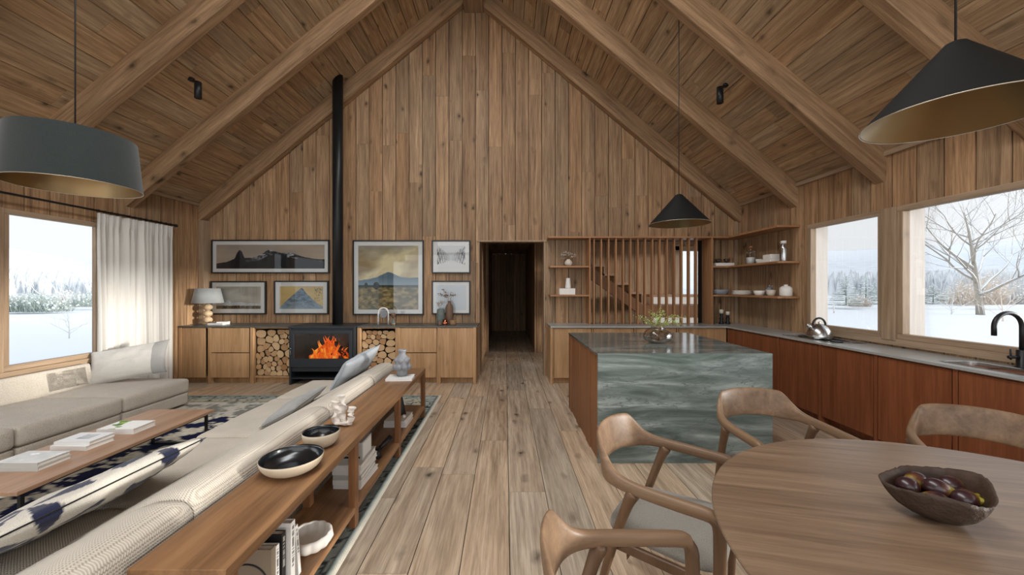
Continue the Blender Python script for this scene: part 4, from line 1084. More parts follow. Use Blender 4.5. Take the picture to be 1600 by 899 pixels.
# built-in shelving with the slatted screen
t = thing('built_in_shelving', 'built-in oak shelving with long top board and slatted screen in the back wall', 'shelving', (2.2, 6.28, .9))
F = 6.13
mb = MB(); z = 2.305
mb.prism([(.70, F, z), (3.62, F, z), (3.62, 5.02, z), (XR - .004, 5.02, z), (XR - .004, YB - .003, z), (.70, YB - .003, z)], (0, 0, .028)); mb.build('top_board', M['shelf'], t, bev=.002)
for zz in (1.355, 1.825):
    mb = MB(); mb.box(.73, 1.36, F, YB - .003, zz, zz + .027); mb.build('shelf', M['shelf'], t, bev=.002)
    mb = MB(); mb.prism([(3.376, F, zz), (3.62, F, zz), (3.62, 5.02, zz), (XR - .004, 5.02, zz), (XR - .004, YB - .003, zz), (3.376, YB - .003, zz)], (0, 0, .027)); mb.build('corner_shelf', M['shelfy'], t, bev=.002)
for xx in (1.362, 3.35):
    mb = MB(); mb.box(xx, xx + .025, F, YB + .14 if xx > 3 else YB - .003, .9005, 2.304); mb.build('side_panel', M['shelfz'], t, bev=.002)
for i in range(15):
    xx = 1.451 + i * .1195; mb = MB(); mb.box(xx - .011, xx + .011, F + .03, F + .11, .9005, 2.304); mb.build('slat', M['shelfz'], t, bev=.002)
mb = MB(); mb.tube([(XR - .27, YB - .02, .9005), (XR - .27, YB - .02, 2.3)], .006, 8); mb.build('brass_rail', M['brass'], t)

# stair hall behind the screen
t = thing('staircase', 'wooden staircase with sloping stringer seen through the slatted screen', 'stairs', (2.6, 7.9, 0))
y0, y1 = 7.45, 8.45
def pz(x, y, Y): q = P(x, y, Y); return q.x, q.z
a = pz(905, 404, y0); b = pz(1004, 476, y0)
mb = MB(); mb.prism([(a[0], y0, a[1]), (b[0], y0, b[1]), (b[0], y0, b[1] - .24), (a[0], y0, a[1] - .26)], (0, .05, 0)); mb.build('stringer', M['consolez'], t, bev=.003)
st = [(a[0] + (b[0] - a[0]) * k / 5.0, a[1] + (b[1] - a[1]) * k / 5.0) for k in range(-2, 6)]
for (xx, zz), (x2, z2) in zip(st, st[1:]):
    mb = MB(); mb.box(xx, x2 + .02, y0 + .06, y1, zz - .045 + .06, zz + .06); mb.box(x2, x2 + .02, y0 + .06, y1, z2 + .0, zz + .02); mb.build('step', M['coffee'], t, bev=.003)
mb = MB(); mb.box(b[0], 4.6, y0, y0 + .05, .92, 1.14); mb.box(b[0], 4.6, y0 + .05, y1, 1.10, 1.14); mb.build('landing', M['consolez'], t, bev=.003)
mb = MB(); mb.box(b[0] + .2, 4.6, y0 + .02, y0 + .05, .0, .9); mb.build('landing_base', M['white'], t)
t = thing('window_bench', 'pale low bench beneath the hall window behind the slats', 'bench', (3.7, 8.35, 1.141))
mb = MB(); mb.box(3.15, 4.55, 8.2, 8.6, 1.141, 1.30); mb.build('bench_base', M['white'], t, bev=.004); mb = MB(); mb.box(3.13, 4.57, 8.18, 8.6, 1.30, 1.35); mb.build('bench_top', M['coffee'], t, bev=.004)
# ceiling spots
def spot(mount, top, label):
    t = thing('ceiling_spotlight', label, 'spotlight', mount)
    m = Vector(mount); b = Vector(top)
    mb = MB(); mb.lathe([(0, 0), (.035, 0), (.035, .03), (0, .03)], m - Vector((0, 0, .015)), 18); mb.tube([m, b + Vector((0, 0, -.02))], .009, 8); mb.build('mount', M['black'], t)
    mb = MB(); mb.lathe([(0, -.012), (.026, -.012), (.034, -.004), (.036, -.004), (.036, -.19), (.030, -.19), (.030, -.185), (0, -.185)][:0] or [(0, -.186), (.030, -.186), (.030, -.19), (.037, -.19), (.037, 0), (0, 0)], b, 24); mb.build('barrel', M['black'], t)
    mb = MB(); mb.lathe([(0, -.1858), (.028, -.1858), (.02, -.18), (0, -.178)], b, 18); mb.build('lens', M['steel'], t)
q = P(299, 125, 4.53); spot(q, P(309.5, 129, 4.45), 'small black cylinder spotlight on the left ceiling slope')
q = P(1134, 134, 4.57); spot(q, P(1125, 137, 4.5), 'small black cylinder spotlight on the right ceiling slope')

# pendants
def cone_lamp(name, label, c, zr, R, H):
    t = thing(name, label, 'pendant lamp', (c[0], c[1], zr)); c = Vector((c[0], c[1], 0))
    mb = MB(); mb.lathe([(R, zr), (.048, zr + H * .93), (.036, zr + H * .975), (.02, zr + H), (0, zr + H)], c, 72); mb.build('outer_shade', M['coneout'], t)
    mb = MB(); mb.lathe([(R - .004, zr + .001), (.044, zr + H * .915), (0, zr + H * .92)], c, 72); mb.build('brass_lining', M['brass'], t)
    mb = MB(); pts = [c + Vector((R * math.cos(a), R * math.sin(a), zr)) for a in [2 * PI * k / 72 for k in range(72)]]; mb.tube(pts, .0022, 6, closed=True); mb.build('rim', M['brassr'], t)
    zt = zc(c.x) - .001
    mb = MB(); mb.tube([c + Vector((0, 0, zr + H)), c + Vector((0, 0, zt))], .0042, 8); mb.lathe([(0, -.03), (.045, -.03), (.045, 0), (0, .02)], c + Vector((0, 0, zt - .004)), 20); mb.build('cord', M['matt'], t)
    mb = MB(); mb.ball(c + Vector((0, 0, zr + H * .62)), .035, 14); mb.build('bulb', M['white'], t)
cone_lamp('cone_pendant', 'large black cone pendant with brass inside hanging over the dining table', (1.98, 1.66), 2.25, .311, .33)
cone_lamp('cone_pendant', 'small distant black cone pendant hanging over the stone island', (1.89, 4.11), 2.19, .312, .325)
t = thing('drum_pendant', 'wide charcoal fabric drum pendant with golden inside over the coffee table', 'pendant lamp', (-3.03, 2.66, 2.21))
c = Vector((-3.03, 2.66, 0)); zr = 2.21
mb = MB(); mb.lathe([(.350, zr), (.318, zr + .355)], c, 72); sh = mb.build('drum_shade', M['shadeg'], t)
mb = MB(); mb.lathe([(.346, zr + .001), (.314, zr + .353), (0, zr + .353)], c, 72); mb.build('brass_lining', M['brass'], t)
mb = MB(); mb.tube([c + Vector((.348 * math.cos(a), .348 * math.sin(a), zr)) for a in [2 * PI * k / 72 for k in range(72)]], .0025, 6, closed=True); mb.build('rim', M['brassr'], t)
mb = MB(); mb.tube([c + Vector((0, 0, zr + .3)), c + Vector((0, 0, zc(-3.03) - .001))], .0045, 8); mb.lathe([(0, -.03), (.05, -.03), (.05, 0), (0, .02)], c + Vector((0, 0, zc(-3.03) - .004)), 20); mb.build('cord', M['matt'], t)
# ================================================================== dining table and chairs
TC = Vector((1.61, .935, 0)); TR = .965; TZ = .74
t = thing('dining_table', 'large round oak dining table in the right foreground', 'table', TC, rz=math.radians(-14))
mb = MB(); mb.lathe([(0, TZ - .03), (TR - .06, TZ - .03), (TR - .012, TZ - .016), (TR, TZ - .007), (TR, TZ - .003), (TR - .004, TZ), (0, TZ)], TC, 128); o = mb.build('table_top', M['table'], t)
for p in o.data.polygons:
    if abs(p.normal.z) > .99: p.use_smooth = False
mb = MB(); mb.lathe([(0, .001), (.36, .001), (.36, .02), (.12, .05), (.09, .12), (.085, .6), (.14, .68), (.3, .709), (0, .709)], TC, 48); mb.build('pedestal', M['chairz'], t)

def rounded(a, b, n=12, p=2.6):
    out = []
    for k in range(n):
        th = 2 * PI * k / n; c, s = math.cos(th), math.sin(th)
        out.append((a * math.copysign(abs(c) ** (2 / p), c), b * math.copysign(abs(s) ** (2 / p), s)))
    return out
def smooth(t): t = max(0, min(1, t)); return t * t * (3 - 2 * t)
def make_chair():
    t = thing('dining_chair', '-', 'chair')
    # arm rail and backrest as one sculpted sweep
    ctrl = [(.235, .272, .655), (.20, .274, .668), (.10, .277, .672), (0, .278, .676), (-.09, .272, .680), (-.165, .252, .684), (-.222, .212, .69), (-.258, .150, .70), (-.278, .078, .705), (-.284, 0, .707)]
    full = ctrl + [(x, -y, z) for x, y, z in ctrl[-2::-1]]
    P_ = [Vector(q) for q in full]
    def cr(p0, p1, p2, p3, u): return .5 * ((2 * p1) + (p2 - p0) * u + (2 * p0 - 5 * p1 + 4 * p2 - p3) * u * u + (3 * p1 - p0 - 3 * p2 + p3) * u ** 3)
    pts = []
    for i in range(len(P_) - 1):
        p0, p1, p2, p3 = P_[max(i - 1, 0)], P_[i], P_[i + 1], P_[min(i + 2, len(P_) - 1)]
        for k in range(5): pts.append(cr(p0, p1, p2, p3, k / 5))
    pts.append(P_[-1]); mb = MB(local=True); n = len(pts)
    rings = []
    for i, p in enumerate(pts):
        tt = (pts[min(i + 1, n - 1)] - pts[max(i - 1, 0)]).normalized(); sd = tt.cross(Vector((0, 0, 1))).normalized()
        ay = abs(p.y); f = 1 - smooth((ay - .185) / .095) if p.x < -.05 else 0
        hb = .025 + .062 * f; wd = .0205 * (1 - f) + .0115 * f + .004 * (1 - abs(2 * f - 1))
        if i < 4 or i > n - 5: hb *= .93; wd *= .95
        cz = p.z + .048 * f; lean = -.20 * f      # the back leans outward towards the top
        out = sd if sd.dot(Vector((p.x, p.y, 0))) > 0 else -sd
        ring = []
        for a, b in rounded(wd, hb, 14, 2.8):
            q = Vector((p.x, p.y, cz)) + out * (a + (b * .16 * f)) + Vector((0, 0, b))
            ring.append(mb.bm.verts.new(q))
        rings.append(ring)
    for a, b in zip(rings, rings[1:]):
        for k in range(14): mb._f([a[k], a[(k + 1) % 14], b[(k + 1) % 14], b[k]], 0, True)
    mb._f(rings[0], 0, True); mb._f(rings[-1][::-1], 0, True)
    mb.build('backrest', M['chair'], t, sub=1)
    for s in (1, -1):
        mb = MB(local=True); mb.tube([(.19, .274 * s, .664), (.218, .274 * s, .660), (.236, .273 * s, .640), (.240, .271 * s, .60), (.236, .268 * s, .40), (.228, .264 * s, .18), (.222, .26 * s, .001)], [.018, .022, .024, .0235, .021, .0175, .0135], 14, up=(0, 1, 0)); mb.build('leg', M['chairz'], t, sub=1)
        mb = MB(local=True); mb.tube([(-.065, .273 * s, .668), (-.082, .272 * s, .64), (-.105, .269 * s, .58), (-.16, .258 * s, .42), (-.22, .245 * s, .2), (-.265, .235 * s, .001)], [.034, .025, .021, .0205, .0175, .0135], 14, up=(0, 1, 0)); mb.build('leg', M['chairz'], t, sub=1)
    mb = MB(local=True)
    for s in (1, -1): mb.hexa([(-.175, .222 * s - .012, .375), (.235, .262 * s - .012, .385), (.235, .262 * s + .01, .385), (-.175, .222 * s + .01, .375), (-.175, .222 * s - .012, .415), (.235, .262 * s - .012, .425), (.235, .262 * s + .01, .425), (-.175, .222 * s + .01, .415)])
    mb.hexa([(.225, -.26, .385), (.243, -.26, .385), (.243, .26, .385), (.225, .26, .385), (.225, -.26, .425), (.243, -.26, .425), (.243, .26, .425), (.225, .26, .425)])
    mb.hexa([(-.185, -.22, .375), (-.165, -.22, .375), (-.165, .22, .375), (-.185, .22, .375), (-.185, -.22, .415), (-.165, -.22, .415), (-.165, .22, .415), (-.185, .22, .415)])
    mb.build('seat_frame', M['chairz'], t, bev=.004)
    # upholstered seat: rounded trapezoid pad
    mb = MB(local=True); rings = []
    N = 40
    for (ins, z) in ((.012, .424), (0, .432), (0, .448), (.006, .458), (.02, .465), (.06, .470), (.12, .472)):
        ring = []
        for k in range(N):
            a = 2 * PI * k / N; c, s = math.cos(a), math.sin(a); p = 5
            cx = math.copysign(abs(c) ** (2 / p), c); sy = math.copysign(abs(s) ** (2 / p), s)
            x = .015 + cx * (.235 - ins); hw = (.235 + .02 * cx) - ins; ring.append(mb.bm.verts.new((x, sy * hw, z - .010 * (1 - abs(cx)) * 0)))
        rings.append(ring)
    for a, b in zip(rings, rings[1:]):
        for k in range(N): mb._f([a[k], a[(k + 1) % N], b[(k + 1) % N], b[k]], 0, True)
    mb._f(rings[0][::-1]); mb._f(rings[-1], 0, True)
    mb.build('seat', M['seatf'], t)
    return t
ch = make_chair()
spots_ = [((.74, 1.72), -36, 'oak armchair with grey seat left of the round table, in front of the island'),
          ((1.60, 2.20), -88, 'oak armchair behind the round table before the island stone front'),
          ((2.42, 1.86), -124, 'oak armchair at the right edge in front of the red-brown cabinets'),
          ((.395, .965), 3, 'nearest oak armchair at the bottom edge, cut off by the frame')]
for i, ((x, y), a, lb) in enumerate(spots_):
    o = ch if i == 0 else dup(ch, (x, y, 0), math.radians(a), lb)
    o.location = (x, y, 0); o.rotation_euler = (0, 0, math.radians(a)); o['label'] = lb; o['group'] = 'armchairs around the dining table'

# live-edge bowl with figs
bc = P(1470, 815, 1.24); bc.z = TZ; 
def bowl_fn(sc, th):
    def f(q, a, j): return q
    return f
BR = [(0, .0), (.03, .001), (.055, .006), (.085, .022), (.105, .042), (.118, .062)]
def rimz(a):   # rim rises to the right and to the back
    return .012 + .026 * max(0, math.cos(a - .6)) + .006 * math.sin(3 * a + 1)
def shp(a): # plan: pointed at the left
    e = 1.0 + .34 * max(0, math.cos(a - PI)) ** 6; return (.97 * e, .97)
def bowl_pt(u, a, off=0):
    r, z = BR[min(5, int(u * 5))], 0
    i = min(4, int(u * 5)); f = u * 5 - i; r = BR[i][0] * (1 - f) + BR[i + 1][0] * f; z = BR[i][1] * (1 - f) + BR[i + 1][1] * f
    sx, sy = shp(a); wob = 1 + (.02 * math.sin(7 * a) + .02 * mn.noise(Vector((a * 3, u * 4, off)))) * u
    z = z + rimz(a) * u ** 3
    if u > .85: z += .004 * mn.noise(Vector((a * 9, 1, off))) * (u - .85) / .15
    return Vector((math.cos(a) * r * sx * wob, math.sin(a) * r * sy * wob, z * 1.45))
t = thing('wooden_bowl', 'rough dark live-edge wooden bowl holding figs on the round table', 'bowl', bc, rz=math.radians(-22))
mb = MB(local=True); n = 72; rr = []
for j in range(13):
    u = j / 12; rr.append([mb.bm.verts.new(bowl_pt(u, 2 * PI * k / n)) for k in range(n)] if j else [mb.bm.verts.new((0, 0, 0.0005))])
for a, b in zip(rr, rr[1:]):
    for k in range(n):
        if len(a) == 1: mb._f([a[0], b[(k + 1) % n], b[k]], 0, True)
        else: mb._f([a[k], a[(k + 1) % n], b[(k + 1) % n], b[k]], 0, True)
inn = []
for j in range(12, -1, -1):
    u = j / 12
    if j: inn.append([mb.bm.verts.new(bowl_pt(u, 2 * PI * k / n) * (1 - .085 * (1 if j < 12 else .55)) + Vector((0, 0, .010 if j < 12 else .003))) for k in range(n)])
    else: inn.append([mb.bm.verts.new((0, 0, .011))])
for k in range(n): mb._f([rr[-1][k], rr[-1][(k + 1) % n], inn[0][(k + 1) % n], inn[0][k]], 0, True)
for a, b in zip(inn, inn[1:]):
    for k in range(n):
        if len(b) == 1: mb._f([a[k], a[(k + 1) % n], b[0]], 1, True)
        else: mb._f([a[k], a[(k + 1) % n], b[(k + 1) % n], b[k]], 1, True)
mb.build('bowl_body', [M['driftw'], M['driftw2']], t)
def make_fig():
    mb = MB(local=True)
    prof = [(0, -.027), (.010, -.0255), (.019, -.018), (.0235, -.006), (.022, .007), (.015, .020), (.008, .029), (.0045, .036), (.004, .041), (0, .042)]
    prof = [(r * 1.22, z * 1.22) for r, z in prof]
    mb.lathe(prof, (0, 0, 0), 22); mb.xf(Matrix.Rotation(PI / 2, 4, 'Y'))
    return mb.build('fig', M['fig'], None, sub=1)
f0 = make_fig()
figs = [((-.075, .015, .052), 20, 8, 'leftmost fig, its green stem turned to the right'), ((-.035, .050, .056), 200, 0, 'fig at the back left of the bowl, pale highlight on top'), ((-.005, .005, .060), -28, -6, 'central fig on top of the pile, pointing down right'), ((.050, .045, .060), 14, 6, 'fig at the back with green stem pointing right'), ((.045, -.022, .052), 10, 10, 'front right fig with bright green stem'), ((-.030, -.030, .040), 150, 0, 'dark fig low at the front rim of the bowl'), ((.058, .010, .046), -60, 10, 'dark fig low at the right inside of the bowl'), ((.02, .015, .028), 60, 0, 'fig at the bottom of the pile in the middle')]
Rb = Matrix.Rotation(math.radians(-22), 4, 'Z')
for i, (p, az, el, lb) in enumerate(figs):
    o = f0 if i == 0 else f0.copy()
    if i: C.objects.link(o)
    w = Rb @ Vector((p[0] * .98, p[1] * 1.1, p[2] * 1.35 + .014)); o.location = bc + w; o.rotation_euler = (0, -math.radians(el), math.radians(az)); o.scale = (1.14, 1.14, 1.14); tag(o, lb, 'fig', 'figs in the wooden bowl')

# ================================================================== sofas
def cushion(mb, x0, x1, y0, y1, z0, z1, r=.035, puff=.012, n=14):
    """soft block: rounded box with a slightly domed top"""
    cx, cy, cz = (x0 + x1) / 2, (y0 + y1) / 2, (z0 + z1) / 2; hx, hy, hz = (x1 - x0) / 2, (y1 - y0) / 2, (z1 - z0) / 2
    tmp = bmesh.new(); bmesh.ops.create_cube(tmp, size=2)
    bmesh.ops.subdivide_edges(tmp, edges=tmp.edges[:], cuts=n, use_grid_fill=True)
    vm = {}
    for v in tmp.verts:
        q = Vector(v.co); 
        # remap so that vertices cluster near edges
        f = lambda s: math.copysign(1 - (1 - abs(s)) ** 1.6, s) if abs(s) < 1 else s
        q = Vector((f(q.x) * hx, f(q.y) * hy, f(q.z) * hz))
        c = Vector((max(-hx + r, min(hx - r, q.x)), max(-hy + r, min(hy - r, q.y)), max(-hz + r, min(hz - r, q.z)))); d = q - c
        if d.length > 1e-6: q = c + d.normalized() * min(d.length, r) if d.length > r else q
        ux, uy, uz = q.x / hx, q.y / hy, q.z / hz
        q.z += puff * (1 - ux * ux) * (1 - uy * uy) * (1 if uz > 0 else 0)
        q.x += math.copysign(puff * .6 * (1 - uy * uy) * (1 - uz * uz), q.x) * (abs(ux) > .5)
        q += Vector((1, 1, 1)) * .0 + Vector((0, 0, 1)) * .004 * mn.noise(Vector((q.x + cx, q.y + cy, q.z)) * 6)
        vm[v.index] = mb.bm.verts.new(q + Vector((cx, cy, cz)))
    for f_ in tmp.faces: mb._f([vm[v.index] for v in f_.verts], 0, True)
    tmp.free()
# left sofa under the window: base modules, seat cushions, slanted low backs
lx0, lx1 = -4.99, -4.02
t = thing('low_sofa', 'long low beige sofa under the left window', 'sofa', (-4.5, 2.9, 0))
ysl = [.2, 1.18, 2.15, 3.11, 3.98, 4.82]
for a, b in zip(ysl, ysl[1:]):
    last = b > 4.5
    mb = MB(); cushion(mb, (XL + .06) if True else lx0, lx1 - .01, a + .006, b - .006, .03, .172, .02, 0, 8); mb.build('sofa_base', M['sofa'], t)
    mb = MB(); cushion(mb, lx0, lx1, a + .004, b - .004, .174, .345, .035, .016); mb.build('seat_cushion', M['sofa'], t)
    if not last:
        mb = MB(); b2 = b if b < 3.9 else 4.5
        cushion(mb, -.08, .08, a + .004, b2 - .003, 0, .27, .03, .0, 8)
        mb.bm.transform(Matrix.Translation((-4.965, 0, .325)) @ Matrix.Rotation(math.radians(-10), 4, 'Y')); mb.build('backrest', M['sofa'], t)
mb = MB(); cushion(mb, -.08, .08, 3.98, 4.5, 0, .27, .03, 0, 8); mb.bm.transform(Matrix.Translation((-4.965, 0, .325)) @ Matrix.Rotation(math.radians(-10), 4, 'Y')); mb.build('backrest', M['sofa'], t)

# right sofa with its back to the console
t = thing('woven_sofa', 'long low woven beige sofa with its back against the oak console', 'sofa', (-1.75, 2.8, 0))
yr = [.3, 1.02, 1.86, 2.74, 3.70, 4.43]
for a, b in zip(yr, yr[1:]):
    mb = MB(); cushion(mb, -2.25, -1.29, a + .006, b - .006, .03, .2, .02, 0, 8); mb.build('sofa_base', M['sofaw'], t)
    mb = MB(); cushion(mb, -2.27, -1.75, a + .002, b - .002, .202, .42, .04, .010); mb.build('seat_cushion', M['sofaw'], t)
prof = [(-1.90, .25), (-1.875, .40), (-1.82, .437), (-1.70, .495), (-1.56, .572), (-1.46, .620), (-1.40, .640), (-1.345, .645), (-1.305, .632), (-1.283, .605), (-1.276, .56), (-1.276, .25)]
yb = [.3, 1.55, 2.76, 3.70, 4.36]
for a, b in zip(yb, yb[1:]):
    mb = MB(); n = 22; rows = []
    # smooth profile
    pr = [Vector(q) for q in prof]
    for _ in range(2):
        q = [pr[0]]
        for u, v in zip(pr, pr[1:]): q += [u * .75 + v * .25, u * .25 + v * .75]
        q.append(pr[-1]); pr = q
    cen = Vector((-1.58, .42))
    for i in range(n + 1):
        s = i / n; yy = a + .003 + (b - a - .006) * s; e = min(s, 1 - s) * (b - a); k = 1 - .07 * max(0, 1 - e / .045) ** 2
        rows.append([mb.bm.verts.new((cen.x + (p.x - cen.x) * (k if p.x < -1.4 else 1), yy, cen.y + (p.y - cen.y) * k + .004 * mn.noise(Vector((p.x * 5, yy * 3, 0))))) for p in pr])
    for u, v in zip(rows, rows[1:]):
        for k in range(len(pr) - 1): mb._f([u[k], u[k + 1], v[k + 1], v[k]], 0, True)
        mb._f([u[0], v[0], v[-1], u[-1]])
    mb._f(rows[0]); mb._f(rows[-1][::-1]); mb.build('back_cushion', M['sofaw'], t)

# throw pillows ----------------------------------------------------------
def pillow(name, label, c, u, v, w, h, th, mats, fn=None, seed=0, n=34, seam=True, base=None, wr=1.0):
    """u, v: in-plane unit axes; fn(s, t, side) -> material index or colour"""
    c, u, v = Vector(c), Vector(u).normalized(), Vector(v).normalized(); nrm = u.cross(v).normalized(); v = nrm.cross(u).normalized()
    mb = MB(); cl = mb.bm.loops.layers.float_color.new('Col'); g = {}
    for side in (1, -1):
        for i in range(n + 1):
            for j in range(n + 1):
                s, t_ = 2 * i / n - 1, 2 * j / n - 1
                if side < 0 and (i in (0, n) or j in (0, n)): g[side, i, j] = g[1, i, j]; continue
                k = ((1 - s * s) * (1 - t_ * t_)) ** .38
                pin = 1 - .07 * (1 - abs(t_) ** 2) * (abs(s) ** 3); pin2 = 1 - .07 * (1 - s * s) * abs(t_) ** 3
                wrk = .016 * wr * mn.noise(Vector((s * 2.2 + seed, t_ * 2.2, side))) * k + .006 * wr * mn.noise(Vector((s * 6 + seed, t_ * 6, side * 3))) * k
                p = c + u * (s * w / 2 * pin) + v * (t_ * h / 2 * pin2) + nrm * side * (th / 2 * k + wrk)
                g[side, i, j] = mb.bm.verts.new(p)
    for side in (1, -1):
        for i in range(n):
            for j in range(n):
                q = [g[side, i, j], g[side, i + 1, j], g[side, i + 1, j + 1], g[side, i, j + 1]]
                if side < 0: q = q[::-1]
                mi = fn(2 * (i + .5) / n - 1, 2 * (j + .5) / n - 1, side) if fn else 0
                f = mb._f(q, mi if isinstance(mi, int) else 0, True)
                if f and not isinstance(mi, int):
                    ids = [(i, j), (i + 1, j), (i + 1, j + 1), (i, j + 1)]
                    if side < 0: ids = ids[::-1]
                    for l, (a, b) in zip(f.loops, ids): 
                        cc = fn(2 * a / n - 1, 2 * b / n - 1, side); l[cl] = tuple(lin(cc)) + (1,)
    t = thing(name, label, 'pillow', base or (c - Vector((0, 0, h * .4))))
    mb.build('cover', mats, t, recalc=True)
    if seam:
        mb = MB(); pts = []
        for i in range(n): pts.append(Vector(c) * 0)
        def ep(s, t_):
            pin = 1 - .07 * (1 - abs(t_) ** 2) * (abs(s) ** 3); pin2 = 1 - .07 * (1 - s * s) * abs(t_) ** 3
            return c + u * (s * w / 2 * pin) + v * (t_ * h / 2 * pin2)
        loop = [ep(-1 + 2 * k / 20, -1) for k in range(20)] + [ep(1, -1 + 2 * k / 20) for k in range(20)] + [ep(1 - 2 * k / 20, 1) for k in range(20)] + [ep(-1, 1 - 2 * k / 20) for k in range(20)]
        mb.tube(loop, .0035, 5, closed=True); mb.build('seam', mats[0] if isinstance(mats, list) else mats, t)
    return t
NAVY, CREAM = '1b2040', 'd2cdc4'
def ikat(s, t_, side):
    """navy pinwheel triangles, mirrored along the pillow"""
    if side > 0 and t_ < -.15 and abs(s) < .45 and False: return CREAM
    a = abs(s)
    cx = .56; x, y = (a - cx), abs(t_) - .62
    n = .06 * mn.noise(Vector((s * 12, t_ * 12, side)))
    x *= .46; y *= .30; r = math.hypot(x, y) * 3.4; an = math.degrees(math.atan2(y, x) + .35) % 90
    if a > .93 + n: return NAVY if mn.noise(Vector((s * 25, t_ * 25, 5))) > -.15 else CREAM
    if r < .72 + n and (an < 44 + n * 160): return NAVY
    if a < .10 and abs(t_) < 1 and False: return NAVY
    return CREAM
pillow('patterned_pillow', 'long off-white pillow with navy embroidered triangles on the near sofa', (-1.92, 1.70, .545), (0.03, 1, 0), (.90, 0, .44), .92, .44, .14, [M['patt']], ikat, 3, 90, True, (-1.85, 1.70, .43))
pillow('grey_pillow', 'small grey pillow lying on the middle of the woven sofa', (-1.735, 3.13, .525), (-.04, 1, .05), (.88, 0, .47), .56, .30, .10, [M['grey_linen'], M['linen']], lambda s, t_, side: 0 if side > 0 else 0, 5, 30, True, (-1.78, 3.1, .43))
pillow('blue_grey_pillow', 'blue-grey pillow propped on the far end of the woven sofa back', (-1.58, 4.0, .655), (.16, 1, .12), (.55, -.1, .84), .68, .36, .14, [M['bluegrey']], None, 8, 34, True, (-1.75, 3.98, .43))
pillow('white_pillow', 'white linen pillow with grey end leaning on the left sofa below the curtain', (-4.64, 4.66, .575), (.93, .30, .16), (-.50, .32, .80), .80, .44, .17, [M['linen'], M['grey_linen']], lambda s, t_, side: 1 if s > .62 else 0, 11, 34, True, (-4.71, 4.62, .35))

# curtain, rod
t = thing('curtain_rod', 'black curtain rod with round end knob above the left window', 'curtain rod', (-5.0, 4.7, 2.45))
mb = MB(); mb.tube([(-5.0, 1.2, 2.455), (-5.0, 5.72, 2.44)], .0125, 12); mb.build('rod', M['black'], t)
mb = MB(); mb.ball((-5.0, 5.735, 2.44), .024, 14); mb.build('finial', M['black'], t)
for yy in (2.0, 5.66):
    mb = MB(); mb.tube([(-5.0, yy, 2.44), (XL + .002, yy, 2.44)], .008, 8); mb.build('bracket', M['black'], t)
t = thing('curtain', 'gathered white linen curtain hanging beside the left window', 'curtain', (-5.0, 5.15, .02))
mb = MB(); nu, nv = 260, 22
def cf(s, v):
    y = 4.62 + (5.66 - 4.62) * s; fl = .65 + .35 * v
    ph = s * 2 * PI * 12 + 1.9 * math.sin(s * 9) + 1.1 * math.sin(s * 31); amp = (.014 + .020 * (1 - v)) * (1 + .55 * math.sin(s * 23 + 1))
    x = -4.995 + amp * math.sin(ph) + .012 * math.sin(s * 12 + v * 1.5) * (1 - v) + (.012 * math.sin(ph * 2) if v > .93 else 0)
    return Vector((x, y + .008 * math.cos(ph) * (1 - v), .03 + (2.415 - .03) * v))
mb.grid(cf, nu, nv); mb.build('cloth', M['curtain'], t, recalc=False, solid=.003)
for k in range(14):
    yy = 4.64 + k * (5.64 - 4.64) / 13; mb = MB(); mb.tube([Vector((-5.0 + .018 * math.cos(a), yy, 2.440 + .018 * math.sin(a))) for a in [2 * PI * q / 12 for q in range(12)]], .0028, 5, closed=True, up=(0, 1, 0)); mb.build('curtain_ring', M['black'], t)

